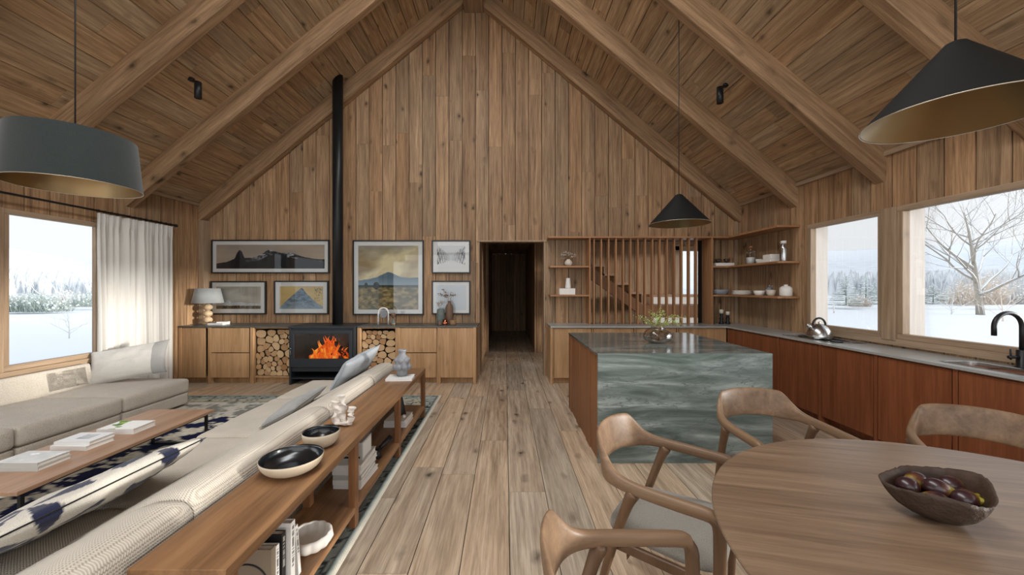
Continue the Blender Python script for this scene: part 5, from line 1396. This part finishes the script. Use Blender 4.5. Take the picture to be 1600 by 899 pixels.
# ================================================================== rugs
def rug(name, label, x0, x1, y0, y1, z, kind, step=.018):
    nx, ny = int((x1 - x0) / step), int((y1 - y0) / step); X, Y = np.meshgrid(np.linspace(x0, x1, nx + 1), np.linspace(y0, y1, ny + 1))
    if kind == 'border':
        d = np.minimum(np.minimum(X - x0, x1 - X), np.minimum(Y - y0, y1 - Y)); n = fbm(X * 9, Y * 9, 3); n2 = fbm(X * 16, Y * 16, 8, 3)
        c = lerp(hexc('c9c5b9'), hexc('8f8f88'), np.clip((n2 - .45) * 5, 0, 1)); c = np.where((n > .58)[..., None], hexc('85857e'), c)
        s = x1 - X
        b = lerp(hexc('a6ada6'), hexc('8b948f'), np.clip(fbm(X * 25, Y * 25, 5) * 2 - .5, 0, 1))
        mot = (np.abs(fbm(X * 11, Y * 11, 31, 3) - .44) < .035) & (d > .05) & (d < .19); b = np.where(mot[..., None], hexc('3b4143'), b)
        b = np.where(((d > .19) & (d < .31))[..., None], hexc('b0ad99'), b)
        mt2 = (fbm(X * 22, Y * 22, 17, 3) > .58) & (d > .205) & (d < .295); b = np.where(mt2[..., None], hexc('2f3236'), b)
        for q in (.048, .19, .31): b = np.where((abs(d - q) < .006)[..., None], hexc('4b504f'), b)
        b = np.where((d < .022)[..., None], hexc('cfc9b8'), b); c = np.where((d < .32)[..., None], b, c)
    else:
        n = fbm(X * 3.2 + 2 * fbm(X * 2, Y * 2, 4), Y * 7, 9, 4); m = (np.sin(X * 13 + 6 * n) * np.sin(Y * 11 + 6 * n) + (fbm(X * 18, Y * 26, 3, 3) - .46) * 2.2) > .02
        c = np.where(m[..., None], hexc('1d2141'), lerp(hexc('ded8c8'), hexc('b9b19b'), np.clip(fbm(X * 30, Y * 30, 6) * 2 - .6, 0, 1)))
    hgt = np.clip(fbm(X * 40, Y * 40, 2, 2), 0, 1) * (.004 if kind == 'border' else .012)
    edge = np.minimum(np.minimum(X - x0, x1 - X), np.minimum(Y - y0, y1 - Y)) < 1e-6
    Z = z + hgt * (~edge) - edge * (z - .0008 if kind == 'border' else .008)
    me = bpy.data.meshes.new(name); idx = np.arange((nx + 1) * (ny + 1)).reshape(ny + 1, nx + 1)
    F = np.stack([idx[:-1, :-1], idx[:-1, 1:], idx[1:, 1:], idx[1:, :-1]], -1).reshape(-1, 4)
    bx_, by_ = (x0 + x1) / 2, (y0 + y1) / 2
    me.from_pydata(np.stack([X - bx_, Y - by_, Z], -1).reshape(-1, 3).tolist(), [], F.tolist())
    c = np.where(c <= .04045, c / 12.92, ((c + .055) / 1.055) ** 2.4)
    ca = me.color_attributes.new('Col', 'FLOAT_COLOR', 'POINT'); buf = np.ones((nx + 1) * (ny + 1) * 4, dtype=np.float32); buf.reshape(-1, 4)[:, :3] = c.reshape(-1, 3); ca.data.foreach_set('color', buf)
    me.materials.append(M['rugc'])
    for p in me.polygons: p.use_smooth = True
    o = bpy.data.objects.new(name, me); C.objects.link(o); o.location = (bx_, by_, 0); tag(o, label, 'rug'); return o
rug('oriental_rug', 'large faded grey-ivory oriental rug with patterned border under both sofas', -4.75, -.885, .2, 5.24, .006, 'border', .0165)
rug('navy_rug', 'shaggy navy and ivory patterned rug under the coffee table', -3.95, -2.0, 1.0, 4.38, .016, 'navy', .0165)

# ================================================================== coffee table and its books
t = thing('coffee_table', 'long low oak coffee table on thin black metal frame', 'table', (-3.09, 2.9, 0.02))
mb = MB(); mb.box(-3.385, -2.79, 2.157, 3.63, .305, .33); mb.build('table_top', M['coffee'], t, bev=.003)
mb = MB()
for yy in (2.2, 3.57):
    mb.box(-3.35, -2.825, yy, yy + .02, .285, .304); mb.box(-3.35, -2.825, yy, yy + .02, .02, .035)
mb.box(-3.35, -3.335, 2.2, 3.59, .285, .304); mb.box(-2.84, -2.825, 2.2, 3.59, .285, .304); mb.build('metal_frame', M['black'], t)
for xx in (-3.35, -2.845):
    for yy in (2.2, 3.57): mb = MB(); mb.box(xx, xx + .02, yy, yy + .02, .02, .304); mb.build('leg', M['black'], t)

def book(name, label, c, w, d, h, rz=0, cover='bookw', group=None, art_=None, up='z', marks=0, title=None, spine='x'):
    """closed book. up='z': lying, w along x, d along y, h thick. up='v': standing, spine to +x: thickness h along y, depth w along x, height d along z"""
    t = thing(name, label, 'book', c, rz=rz, group=group); W0 = Wm[t.name]; cv = .0025; mb = MB(local=True)
    if up == 'z':
        mb.box(-w / 2, w / 2, -d / 2, d / 2, 0, cv); mb.box(-w / 2, w / 2, -d / 2, d / 2, h - cv, h); mb.box(-w / 2, w / 2, -d / 2, -d / 2 + cv, cv, h - cv); mb.build('cover', M[cover], t)
        mb = MB(local=True); mb.box(-w / 2 + .004, w / 2 - .004, -d / 2 + cv, d / 2 - .004, cv, h - cv); mb.build('pages', M['paper'], t)
        if art_: Wm[t.name] = W0; R = W0; o = R @ Vector((-w / 2 + .001, -d / 2 + .001, h + .0006)); printmesh('cover_print', art_, o, (R.to_3x3() @ Vector((1, 0, 0))), (R.to_3x3() @ Vector((0, 1, 0))), w - .002, d - .002, 60, 44, t)
    else:
        mb.box(-w / 2, w / 2, -h / 2, -h / 2 + cv, 0, d); mb.box(-w / 2, w / 2, h / 2 - cv, h / 2, 0, d); mb.box(w / 2 - cv, w / 2, -h / 2 + cv, h / 2 - cv, 0, d); mb.build('cover', M[cover], t)
        mb = MB(local=True); mb.box(-w / 2 + .004, w / 2 - cv, -h / 2 + cv, h / 2 - cv, .004, d - .004); mb.build('pages', M['paper'], t)
        if marks:
            mb = MB(local=True); rng = random.Random(marks); z = d * .93; e = w / 2 + .0006
            while z > d * (.45 if marks % 2 else .3):
                l = rng.choice((.004, .006, .008)); mb.box(e - .0004, e + .0004, -h * .22, h * .22, z - l * .55, z); z -= l * .55 + rng.choice((.003, .003, .009))
            mb.build('spine_lettering', M['bookg' if cover == 'bookk' else 'ink'], t)
    return t
cb = [('book', 'white book with green leaf cover picture at the far end of the coffee table', (-3.105, 3.10, .3305), .285, .20, .042, 'bookw', 'cover_green'),
      ('book', 'lower white book of the middle pile on the coffee table', (-3.13, 2.80, .3305), .27, .19, .032, 'bookw', None),
      ('book', 'upper book with blue-grey cover picture, middle pile on the coffee table', (-3.125, 2.81, .3628), .255, .18, .024, 'bookw', 'cover_grey'),
      ('book', 'lower grey book of the nearest pile on the coffee table', (-3.115, 2.49, .3305), .29, .19, .026, 'bookg', None),
      ('book', 'upper pale grey book of the nearest pile on the coffee table', (-3.12, 2.495, .3568), .285, .185, .024, 'bookg', 'cover_misc')]
for i, (nm, lb, c, w, d, h, cv, ar) in enumerate(cb): book(nm, lb, c, w, d, h, math.radians((2, -2, 1, 1, 0)[i]), cv, 'books on the coffee table', ar)

# ================================================================== console
t = thing('console_table', 'long narrow oak console behind the sofa with a lower shelf', 'console', (-1.09, 2.8, 0.011))
x0, x1, y0, y1 = -1.255, -.925, 1.25, 4.38
mb = MB(); mb.box(x0, x1, y0, y1, .52, .565); mb.build('table_top', M['console'], t, bev=.003)
mb = MB(); mb.box(x0 + .004, x1 - .002, y0 + .01, y1 - .01, .105, .14); mb.build('shelf', M['console'], t, bev=.003)
for yy in (1.255, 2.33, 3.30, 4.32):
    for xx in (x0 + .004, x1 - .044):
        mb = MB(); mb.box(xx, xx + .043, yy, yy + .055, .011, .5195); mb.build('leg', M['consolez'], t, bev=.002)
cz = .5655
def bowl(name, label, c, R, H, foot, mo, mi, n=56, th=.006):
    t = thing(name, label, 'bowl', c); c = Vector(c)
    pr = [(foot + (R - foot) * math.sin(k / 10 * PI / 2) ** .8, H * (1 - math.cos(k / 10 * PI / 2)) ** .9) for k in range(11)]
    mb = MB(); mb.lathe([(0, .0)] + pr + [(R - th * .3, H + .002)], c, n); mb.build('outer_wall', M[mo], t)
    mb = MB(); mb.lathe([(R - th * .3, H + .002)] + [(max(r - th, 0.001), z + (th if k < 6 else th * .4)) for k, (r, z) in reversed(list(enumerate(pr)))] + [(0, th)], c, n); mb.build('inner_glaze', M[mi], t)
    return t
bowl('stoneware_bowl', 'larger wide bowl, black inside and speckled cream outside, nearest on the console', (-1.09, 1.93, cz), .148, .072, .055, 'speck', 'glaze')
bowl('stoneware_bowl', 'smaller deeper bowl, black inside and cream outside, behind the large one', (-1.09, 2.235, cz), .103, .085, .04, 'speck', 'glaze')
# white clay sculpture: three ruffled upright slabs leaning together
t = thing('clay_sculpture', 'abstract rough white clay sculpture on the console behind the bowls', 'sculpture', (-1.10, 2.56, cz))
def ruffle(pts, w, nm):
    w = w * 1.45
    mb = MB(); P_ = [Vector(p) for p in pts]; fine = []
    for i in range(len(P_) - 1):
        for k in range(6): fine.append(P_[i].lerp(P_[i + 1], k / 6))
    fine.append(P_[-1]); N = len(fine)
    for _ in range(2): fine = [fine[0]] + [(fine[i - 1] + fine[i] * 2 + fine[i + 1]) / 4 for i in range(1, N - 1)] + [fine[-1]]
    mb.sweep(fine, lambda i, t_: [(a * (1 + .22 * math.sin(i * .55)), b * (.8 + .15 * math.sin(i * .8 + 1))) for a, b in rounded(w, .016, 14, 3)], up=(0, .3, 1)); mb.build(nm, M['rough'], t, sub=1)
s0 = Vector((-1.10, 2.56, cz))
def sp(*l): return [s0 + Vector(q) for q in l]
ruffle(sp((-.045, 0, .012), (-.052, .0, .05), (-.038, .01, .09), (-.056, 0, .13), (-.045, .0, .165)), .022, 'left_slab')
ruffle(sp((-.01, .01, .012), (-.02, .01, .07), (.0, .01, .12), (-.012, .02, .17), (-.02, .01, .205)), .024, 'middle_slab')
ruffle(sp((.01, -.01, .014), (.05, -.01, .025), (.062, -.01, .06), (.05, 0, .09), (.066, 0, .125)), .02, 'right_slab')
ruffle(sp((-.05, .0, .014), (.0, .0, .012), (.055, -.005, .014)), .024, 'foot')
# bubble vase on book
book('book', 'white book lying under the grey bubble vase on the console end', (-1.07, 3.86, cz), .26, .20, .024, math.radians(4), 'bookw')
t = thing('bubble_vase', 'grey vase made of round bubbles on the far end of the console', 'vase', (-1.065, 3.90, cz + .0245)); c = Vector((-1.065, 3.90, cz + .0245))
mb = MB(); mb.lathe([(0, 0), (.052, 0), (.056, .03), (.06, .06), (.075, .1), (.07, .15), (.05, .2), (.036, .215), (.036, .25), (.042, .256), (.042, .268), (.034, .268), (.03, .22), (0, .2)], c, 32); mb.build('core', M['stoneg'], t)
for k in range(7): a = 2 * PI * k / 7; mb = MB(); mb.ball(c + Vector((.062 * math.cos(a), .062 * math.sin(a), .095)), .036, 18); mb.build('bubble', M['stoneg'], t)
for k in range(6): a = 2 * PI * (k + .5) / 6; mb = MB(); mb.ball(c + Vector((.048 * math.cos(a), .048 * math.sin(a), .160)), .034, 18); mb.build('bubble', M['stoneg'], t)
# lower shelf
sz = .1405
bk = [((-1.085, 1.575, sz), .235, .275, .030, 'bookt', 0, 'tan book with a black circle on its cover, nearest on the lower shelf'),
      ((-1.085, 1.613, sz), .225, .26, .024, 'bookw', 3, 'slim white upright book beside the tan one, small black lettering'),
      ((-1.085, 1.658, sz), .225, .285, .030, 'bookk', 5, 'black-spined upright book between white ones on the lower shelf'),
      ((-1.08, 1.712, sz), .235, .30, .034, 'bookw', 8, 'tall thick white upright book, lower shelf of the console')]
for c, w, d, h, cv, mk, lb in bk: book('book', lb, c, w, d, h, 0, cv, 'upright books on the console shelf', None, 'v', mk)
o = book('book', 'thin white book leaning at the end of the upright row', (-1.08, 1.775, sz), .21, .25, .022, 0, 'bookw', 'upright books on the console shelf', None, 'v', 7); o.rotation_euler = (math.radians(7), 0, 0); o.location.y += .018
t0 = [x for x in bpy.data.objects if x.get('label', '').startswith('tan book')][0]
mb = MB(); pts = [Vector((-1.085 + .02 + .085 * math.cos(a), 1.5585, sz + .13 + .085 * math.sin(a))) for a in [2 * PI * k / 48 for k in range(48)]]; mb.tube(pts, .0035, 6, closed=True, up=(0, 1, 0)); mb.ball((-1.06, 1.5588, sz + .135), .009, 10, (1, .2, 1)); mb.build('cover_ring', M['ink'], t0)
# lobed bowl
t = thing('lobed_bowl', 'white scalloped ceramic bowl on the lower shelf', 'bowl', (-1.03, 1.99, sz)); c = Vector((-1.03, 1.99, sz))
lob = lambda q, a, j: (q.x * (1 + .07 * abs(math.sin(a * 6))), q.y * (1 + .07 * abs(math.sin(a * 6))), q.z)
mb = MB(); mb.lathe([(0, 0), (.07, 0), (.095, .012), (.108, .035), (.104, .058), (.096, .07), (.09, .066), (.094, .035), (.08, .014), (0, .010)], c, 96, fn=lob); mb.build('bowl_body', M['white'], t)
# stack of lying books
zz = sz; rng = random.Random(2)
hs = [.030, .034, .030, .032, .036]
wh = ['bottom', 'second from the bottom', 'middle', 'second from the top', 'topmost flat']
for i, h in enumerate(hs):
    book('book', 'white paperback, ' + wh[i] + ' one of the pile on the lower console shelf', (-1.065 + rng.uniform(-.006, .006), 2.69 + rng.uniform(-.008, .008), zz), .19, .31, h, math.radians(rng.uniform(-3, 3)), ('bookw', 'bookw', 'bookg', 'bookw', 'bookw')[i], 'pile of books on the lower console shelf'); zz += h + .0006
t = thing('book_box', 'grey slipcase standing on top of the pile of books on the lower shelf', 'box', (-1.06, 2.69, zz)); mb = MB(); mb.box(-1.145, -.985, 2.60, 2.78, zz, zz + .125); mb.build('case', M['bookg'], t, bev=.002)
mb = MB(); mb.box(-.9848, -.9838, 2.615, 2.765, zz + .012, zz + .113); mb.build('spine_panel', M['bookw'], t); mb = MB(); mb.box(-1.12, -1.0, 2.5985, 2.5995, zz + .016, zz + .030); mb.box(-1.12, -1.05, 2.5985, 2.5995, zz + .04, zz + .046); mb.build('lettering', M['ink'], t)
# small black desk-lamp object
t = thing('black_cone_object', 'small black twin-cone ornament lying on the lower shelf', 'ornament', (-1.03, 3.02, sz)); c = Vector((-1.03, 3.02, sz))
mb = MB(); mb.lathe([(0, 0), (.038, 0), (.040, .005), (.028, .07), (0, .07)], c, 24); mb.build('cone', M['black'], t)
mb = MB(); mb.tube([c + Vector((.0, .03, .045)), c + Vector((.045, .09, .085)), c + Vector((.075, .13, .11))], [.016, .02, .026], 16); mb.build('cone', M['black'], t)
zz = sz
for i, (h, w) in enumerate(((.034, .22), (.030, .20))): book('book', ('lower' if i == 0 else 'upper') + ' white book under the black cone at the far end of the lower shelf', (-1.07, 3.80, zz), w, .28, h, math.radians(-3 * i), 'bookw', 'books under the black cone'); zz += h + .0005
t = thing('black_cone', 'tall shiny black cone standing on books on the lower shelf', 'ornament', (-1.06, 3.86, zz)); mb = MB(); mb.lathe([(0, 0), (.045, 0), (.047, .006), (.010, .17), (.006, .178), (0, .18)], (-1.06, 3.86, zz), 28); mb.build('cone_body', M['black'], t)
mb = MB(); mb.ball((-1.005, 3.74, zz + .019), .019, 16); o = mb.build('white_ball', M['white']); rebase(o, (-1.005, 3.74, zz)); tag(o, 'small white ball beside the black cone on the lower shelf', 'ball')
# ================================================================== small things on the sideboard
def one(mb, name, mat, base, label, cat, group=None, **k):
    o = mb.build(name, mat, **k); rebase(o, base); return tag(o, label, cat, group)
T = .9005
c = Vector((-4.86, 6.17, T)); t = thing('table_lamp', 'table lamp with stacked wooden balls and pale grey drum shade', 'lamp', c)
mb = MB(); mb.lathe([(0, 0), (.072, 0), (.072, .018), (0, .018)], c, 28); mb.build('foot', M['beech'], t, bev=.002)
for k in range(3):
    mb = MB(); mb.ball(c + Vector((0, 0, .018 + .052 + k * .104)), .066, 20, (1, 1, .82)); mb.build('ball', M['beech'], t)
mb = MB(); mb.tube([c + Vector((0, 0, .32)), c + Vector((0, 0, .50))], .008, 10); mb.build('stem', M['brass'], t)
mb = MB(); mb.lathe([(.215, .345), (.165, .585)], c, 48); mb.build('lamp_shade', M['shadew'], t, solid=.004)
book('book', 'lower white book beside the table lamp on the sideboard', (-4.64, 6.12, T), .24, .17, .028, 0, 'bookw', 'books beside the lamp')
book('book', 'small white book lying askew on the book beside the table lamp', (-4.56, 6.11, T + .0285), .15, .12, .020, .3, 'bookw', 'books beside the lamp')
mb = MB(); q = Vector((-4.68, 6.13, T + .0285))
mb.tube([q, q + Vector((0, 0, .03))], .01, 10); one(mb, 'brown_bottle', M['rust'], q, 'tiny brown bottle standing on the books beside the table lamp', 'bottle')
mb = MB(); q = Vector((-4.72, 6.12, T + .0285)); mb.ball(q + Vector((0, 0, .013)), .013, 10); one(mb, 'wooden_bead', M['stem'], q, 'tiny brown ball on the books beside the table lamp', 'ball')
# arch sculpture, hourglass
q = Vector((-1.985, 6.15, T)); t = thing('arch_clock', 'white arch-shaped ornament with a round grey disc on the sideboard', 'ornament', q)
mb = MB(); pts = [q + Vector((-.082, 0, .0))] + [q + Vector((-.082 * math.cos(a), 0, .185 + .082 * math.sin(a))) for a in [PI * k / 16 for k in range(17)]] + [q + Vector((.082, 0, 0))]
mb.sweep(pts, lambda i, s: rounded(.012, .014, 8, 4), up=(0, 1, 0)); mb.build('arch', M['white'], t)
mb = MB(); mb.prism([q + Vector((.062 * math.cos(2 * PI * k / 32), .004, .165 + .062 * math.sin(2 * PI * k / 32))) for k in range(32)], (0, .02, 0)); mb.build('disc', M['stoneg'], t)
q = Vector((-1.81, 6.10, T)); t = thing('hourglass_vase', 'small glossy hourglass-shaped ornament beside the white arch', 'ornament', q)
mb = MB(); mb.lathe([(0, 0), (.038, 0), (.040, .02), (.012, .085), (.011, .10)], q, 24); mb.build('lower_cone', M['teal'], t)
mb = MB(); mb.lathe([(.011, .10), (.040, .16), (.036, .185), (0, .185)], q, 24); mb.build('upper_cone', M['rust'], t)
mb = MB(); mb.lathe([(.0405, .0), (.042, .004), (.0405, .02)], q, 24); mb.build('gold_rim', M['brass'], t)
# vases with dried flowers
def sprig(mb, fb, base, tips, r=.0022, blob=.012, seed=0, n=14):
    rng = random.Random(seed)
    for tp in tips:
        b = Vector(base); e = Vector(tp); m = b.lerp(e, .5) + Vector((rng.uniform(-.02, .02), rng.uniform(-.02, .02), .02)); mb.tube([b, m, e], [r, r * .8, r * .5], 5)
        for _ in range(n):
            p = m.lerp(e, rng.uniform(.4, 1.15)) + Vector((rng.uniform(-1, 1), rng.uniform(-1, 1), rng.uniform(-.7, 1))) * blob * 2; fb.ball(p, rng.uniform(.35, .8) * blob, 6)
q = Vector((-1.06, 6.2, T)); t = thing('grey_jar', 'rough grey-green cylindrical jar with dried blossoms on the sideboard', 'vase', q)
mb = MB(); mb.lathe([(0, 0), (.062, 0), (.066, .01), (.064, .215), (.058, .245), (.052, .248), (.05, .2), (0, .2)], q, 28); mb.build('jar_body', M['teal'], t)
mb, fb = MB(), MB(); sprig(mb, fb, q + Vector((0, 0, .2)), [q + Vector((-.05, 0, .34)), q + Vector((-.01, 0, .36)), q + Vector((.03, .01, .35))], seed=1, blob=.012); mb.build('stems', M['stem'], t); fb.build('dried_blossoms', M['driedw'], t)['kind'] = 'stuff'
q = Vector((-.925, 6.24, T)); t = thing('brown_bottle_vase', 'tall brown bottle vase with dried twigs near the doorway', 'vase', q)
mb = MB(); mb.lathe([(0, 0), (.062, 0), (.065, .01), (.063, .27), (.05, .31), (.026, .34), (.024, .37), (.028, .375), (.018, .375), (.016, .3), (0, .3)], q, 28); mb.build('bottle_body', M['rust'], t)
mb, fb = MB(), MB(); sprig(mb, fb, q + Vector((0, 0, .35)), [q + Vector((-.09, 0, .46)), q + Vector((-.04, 0, .49)), q + Vector((.03, 0, .50)), q + Vector((.08, 0, .47)), q + Vector((-.17, 0, .49)), q + Vector((-.10, 0, .56))], seed=2, blob=.011); mb.build('stems', M['stem'], t); fb.build('dried_blossoms', M['dried'], t)['kind'] = 'stuff'
q = Vector((-.965, 6.05, T)); mb = MB(); mb.lathe([(0, 0), (.036, 0), (.04, .01), (.04, .085), (.036, .085), (.034, .01), (0, .01)], q, 24); one(mb, 'copper_cup', M['copper'], q, 'shiny copper cup in front of the brown bottle vase', 'cup')
q = Vector((-1.045, 6.02, T)); mb = MB(); mb.lathe([(0, 0), (.026, 0), (.028, .01), (.028, .06), (.024, .06), (.022, .01), (0, .01)], q, 24); one(mb, 'copper_cup', M['rust'], q, 'small brown cup left of the shiny copper cup', 'cup')
q = Vector((-.84, 6.06, T)); t = thing('terracotta_cup', 'dull brown cup holding a thin brush beside the copper cup', 'cup', q)
mb = MB(); mb.lathe([(0, 0), (.044, 0), (.048, .01), (.05, .075), (.046, .075), (.042, .01), (0, .01)], q, 24); mb.build('cup_body', M['stem'], t); mb = MB(); mb.tube([q + Vector((0, 0, .02)), q + Vector((.035, 0, .17))], .004, 6); mb.build('brush', M['stem'], t)

# ================================================================== shelves left of the slats
z2, z1 = 1.8525, 1.3825
q = Vector((1.05, 6.27, z2)); t = thing('round_vase', 'small round cream vase with dried pale flowers on the upper shelf left of the slats', 'vase', q)
mb = MB(); mb.lathe([(0, 0), (.035, 0), (.062, .03), (.066, .055), (.05, .09), (.028, .105), (.03, .115), (.022, .115), (.02, .09), (0, .09)], q, 28); mb.build('vase_body', M['cream'], t)
mb, fb = MB(), MB(); sprig(mb, fb, q + Vector((0, 0, .1)), [q + Vector((x, y, z)) for x, y, z in ((-.12, 0, .19), (-.07, .02, .21), (-.02, -.02, .22), (.04, 0, .21), (.09, 0, .18), (-.10, .02, .15))], seed=4, blob=.016, n=16); mb.build('stems', M['stem'], t); fb.build('dried_blossoms', M['driedw'], t)['kind'] = 'stuff'
q = Vector((1.02, 6.27, z1)); t = thing('marble_box', 'white marble block on the lower shelf left of the slats', 'box', q); mb = MB(); mb.box(q.x - .13, q.x + .13, 6.20, 6.36, z1, z1 + .102); mb.build('lower_block', M['white'], t, bev=.003); mb = MB(); mb.box(q.x - .125, q.x + .13, 6.205, 6.355, z1 + .083, z1 + .104); mb.build('lid', M['bookg'], t, bev=.003)
q = Vector((1.045, 6.28, z1 + .1045)); mb = MB(); mb.lathe([(0, 0), (.048, 0), (.050, .006), (.034, .165), (.030, .17), (.026, .165), (.035, .01), (0, .01)], q, 28); one(mb, 'white_vase', M['white'], q, 'white tapered vase standing on the marble block', 'vase')

# ================================================================== corner shelves
def cup(name, c, r, h, label, mat='white', cat='bowl', group=None, foot=.55):
    c = Vector(c); mb = MB(); mb.lathe([(0, 0), (r * foot, 0), (r * .86, h * .35), (r, h), (r - .006, h), (r * .8, h * .4), (r * foot * .8, h * .12), (0, h * .12)], c, 28); return one(mb, name, M[mat], c, label, cat, group)
mb = MB(); mb.box(3.44, 3.74, 6.16, 6.32, z2, z2 + .05); one(mb, 'white_tray', M['white'], (3.59, 6.24, z2), 'low white box at the back corner of the upper shelf', 'box', bev=.004)
cup('goblet_bowl', (3.52, 6.24, z2 + .0505), .05, .07, 'left dark glass footed bowl standing on the low white box', 'gvase', group=None, foot=.3)
cup('goblet_bowl', (3.66, 6.24, z2 + .0505), .05, .07, 'right dark glass footed bowl standing on the low white box', 'gvase', group=None, foot=.3)
q = Vector((3.79, 5.83, z2)); t = thing('glass_jar', 'lidded glass jar with white filling and wooden scoop on the upper shelf', 'jar', q)
mb = MB(); mb.lathe([(0, 0), (.066, 0), (.070, .01), (.070, .12), (.066, .15), (.058, .16), (.06, .19)], q, 28); mb.build('glass_body', M['jarg'], t); mb = MB(); mb.lathe([(0, .006), (.06, .006), (.062, .11), (0, .115)], q, 28); mb.build('filling', M['white'], t)
mb = MB(); mb.lathe([(0, .19), (.066, .19), (.066, .205), (0, .205)], q, 28); mb.build('lid', M['jarg'], t); mb = MB(); mb.tube([q + Vector((0, 0, .205)), q + Vector((0, 0, .25))], .008, 8); mb.ball(q + Vector((0, 0, .27)), .028, 14, (1, 1, .6)); mb.build('wooden_knob', M['shelf'], t)
q = Vector((3.79, 5.64, z2)); cup('white_cup', q, .045, .07, 'small white cup between the glass jar and the dish pile, upper shelf', 'white', 'cup')
q = Vector((3.77, 5.38, z2)); t = thing('butter_dish', 'white rectangular dishes with rounded box on the upper shelf by the bottle', 'dish', q)
mb = MB(); mb.box(q.x - .09, q.x + .09, 5.25, 5.50, z2, z2 + .048); mb.build('dish', M['white'], t, bev=.008); mb = MB(); mb.box(q.x - .065, q.x + .065, 5.27, 5.44, z2 + .049, z2 + .115); mb.build('box', M['white'], t, bev=.01)
q = Vector((3.78, 5.13, z2)); t = thing('steel_bottle', 'shiny steel and glass bottle at the end of the upper shelf', 'bottle', q)
mb = MB(); mb.lathe([(0, 0), (.045, 0), (.047, .006), (.047, .17), (.04, .205), (.026, .222), (.026, .24), (0, .24)], q, 28); mb.build('bottle_body', M['steel'], t); mb = MB(); mb.lathe([(0, .241), (.033, .241), (.035, .275), (.033, .28), (0, .28)], q, 24); mb.build('cap', M['white'], t)
# lower shelf
q = (3.55, 6.24, z1); cup('grey_bowl', q, .135, .085, 'wide grey stoneware bowl in the back corner of the lower shelf', 'stoneg', foot=.75)
zz = z1
for i, lb in enumerate(('bottom', 'middle', 'top')):
    q = Vector((3.76, 6.0, zz)); mb = MB(); mb.lathe([(0, 0), (.11, 0), (.140 - .004 * i, .014), (.142 - .004 * i, .022), (.10, .012), (0, .01)], q, 36); one(mb, 'white_plate', M['white'], q, lb + ' white plate of the pile on the lower corner shelf', 'plate', 'plates on the lower corner shelf'); zz += .0235
q = Vector((3.82, 5.46, z1)); t = thing('stone_mortar', 'small grey lidded pot behind the white bowl, lower shelf', 'pot', q); mb = MB(); mb.lathe([(0, 0), (.04, 0), (.06, .04), (.052, .09), (.03, .1), (.03, .115), (.036, .12), (0, .125)], q, 24); mb.build('pot_body', M['stoneg'], t); mb = MB(); mb.tube([q + Vector((.0, -.04, .1)), q + Vector((.0, -.06, .15))], .006, 8); mb.ball(q + Vector((0, 0, .14)), .014, 10); mb.build('pestle', M['stoneg'], t)
cup('white_bowl', (3.70, 5.50, z1), .075, .072, 'white bowl in front of the grey lidded pot, lower shelf', 'white', foot=.6)
cup('beige_cup', (3.73, 5.30, z1), .058, .082, 'beige cup between the white bowl and the white jar, lower shelf', 'cream', 'cup', foot=.7)
q = Vector((3.79, 5.10, z1)); t = thing('white_jar', 'white lidded stoneware jar at the end of the lower shelf', 'jar', q); mb = MB(); mb.lathe([(0, 0), (.066, 0), (.074, .012), (.074, .1), (.062, .125), (0, .125)], q, 32); mb.build('jar_body', M['white'], t); mb = MB(); mb.lathe([(0, .1255), (.05, .1255), (.048, .135), (.02, .138), (.026, .155), (0, .158)], q, 28); mb.build('lid', M['white'], t)
for x, y, s, lb in ((3.56, 6.22, 1., 'taller black pepper mill with pale top in the worktop corner'), (3.665, 6.22, .86, 'shorter black pepper mill with pale top in the worktop corner')):
    q = Vector((x, y, T)); t = thing('pepper_mill', lb, 'mill', q); mb = MB(); mb.lathe([(0, 0), (.038, 0), (.038, .02), (.02, .05), (.032, .085), (.018, .12), (.028, .15 * s), (.02, .17 * s), (0, .17 * s)], q, 20); mb.build('mill_body', M['black'], t); mb = MB(); mb.lathe([(0, .1705 * s), (.028, .1705 * s), (.032, .2 * s), (.03, .235 * s), (0, .24 * s)], q, 20); mb.build('pale_top', M['cream'], t)

# island vase with green twigs
q = Vector((1.555, 3.86, .9355)); t = thing('glass_vase', 'round smoky glass vase with fresh green twigs on the island', 'vase', q)
mb = MB(); mb.lathe([(0, 0), (.07, 0), (.115, .02), (.142, .055), (.142, .085), (.115, .12), (.075, .14), (.062, .145), (.066, .165), (.07, .168)], q, 48); mb.build('glass_body', M['gvase'], t)
mb, fb = MB(), MB(); rng = random.Random(5)
tips = [(-.20, .02, .26), (-.15, -.03, .22), (-.06, .05, .33), (.02, -.02, .36), (.08, .03, .30), (.16, -.03, .28), (.27, .0, .26), (.20, .05, .20), (.10, -.06, .20), (.02, .08, .27), (.24, -.03, .19), (-.02, -.08, .25)]
for tp in tips:
    b0 = q + Vector((rng.uniform(-.03, .03), rng.uniform(-.03, .03), .01)); nk = q + Vector((tp[0] * .12, tp[1] * .12, .155)); e = q + Vector(tp); md = nk.lerp(e, .5) + Vector((0, 0, .03)); mb.tube([b0, nk, md, e], [.003, .003, .0022, .001], 5)
    for _ in range(46):
        s = rng.uniform(.1, 1.05); p = nk.lerp(md, s * 2) if s < .5 else md.lerp(e, s * 2 - 1); p = p + Vector((rng.uniform(-1, 1), rng.uniform(-1, 1), rng.uniform(-1, 1))) * .022
        d = Vector((rng.uniform(-1, 1), rng.uniform(-1, 1), rng.uniform(-.4, 1))).normalized() * rng.uniform(.009, .018); w = d.orthogonal().normalized() * d.length * .32; nn = d.cross(w).normalized() * .0006
        fb.prism([p, p + d * .45 + w, p + d, p + d * .45 - w], nn)
mb.build('twigs', M['stem'], t); fb.build('leaves', M['leaf'], t)['kind'] = 'stuff'
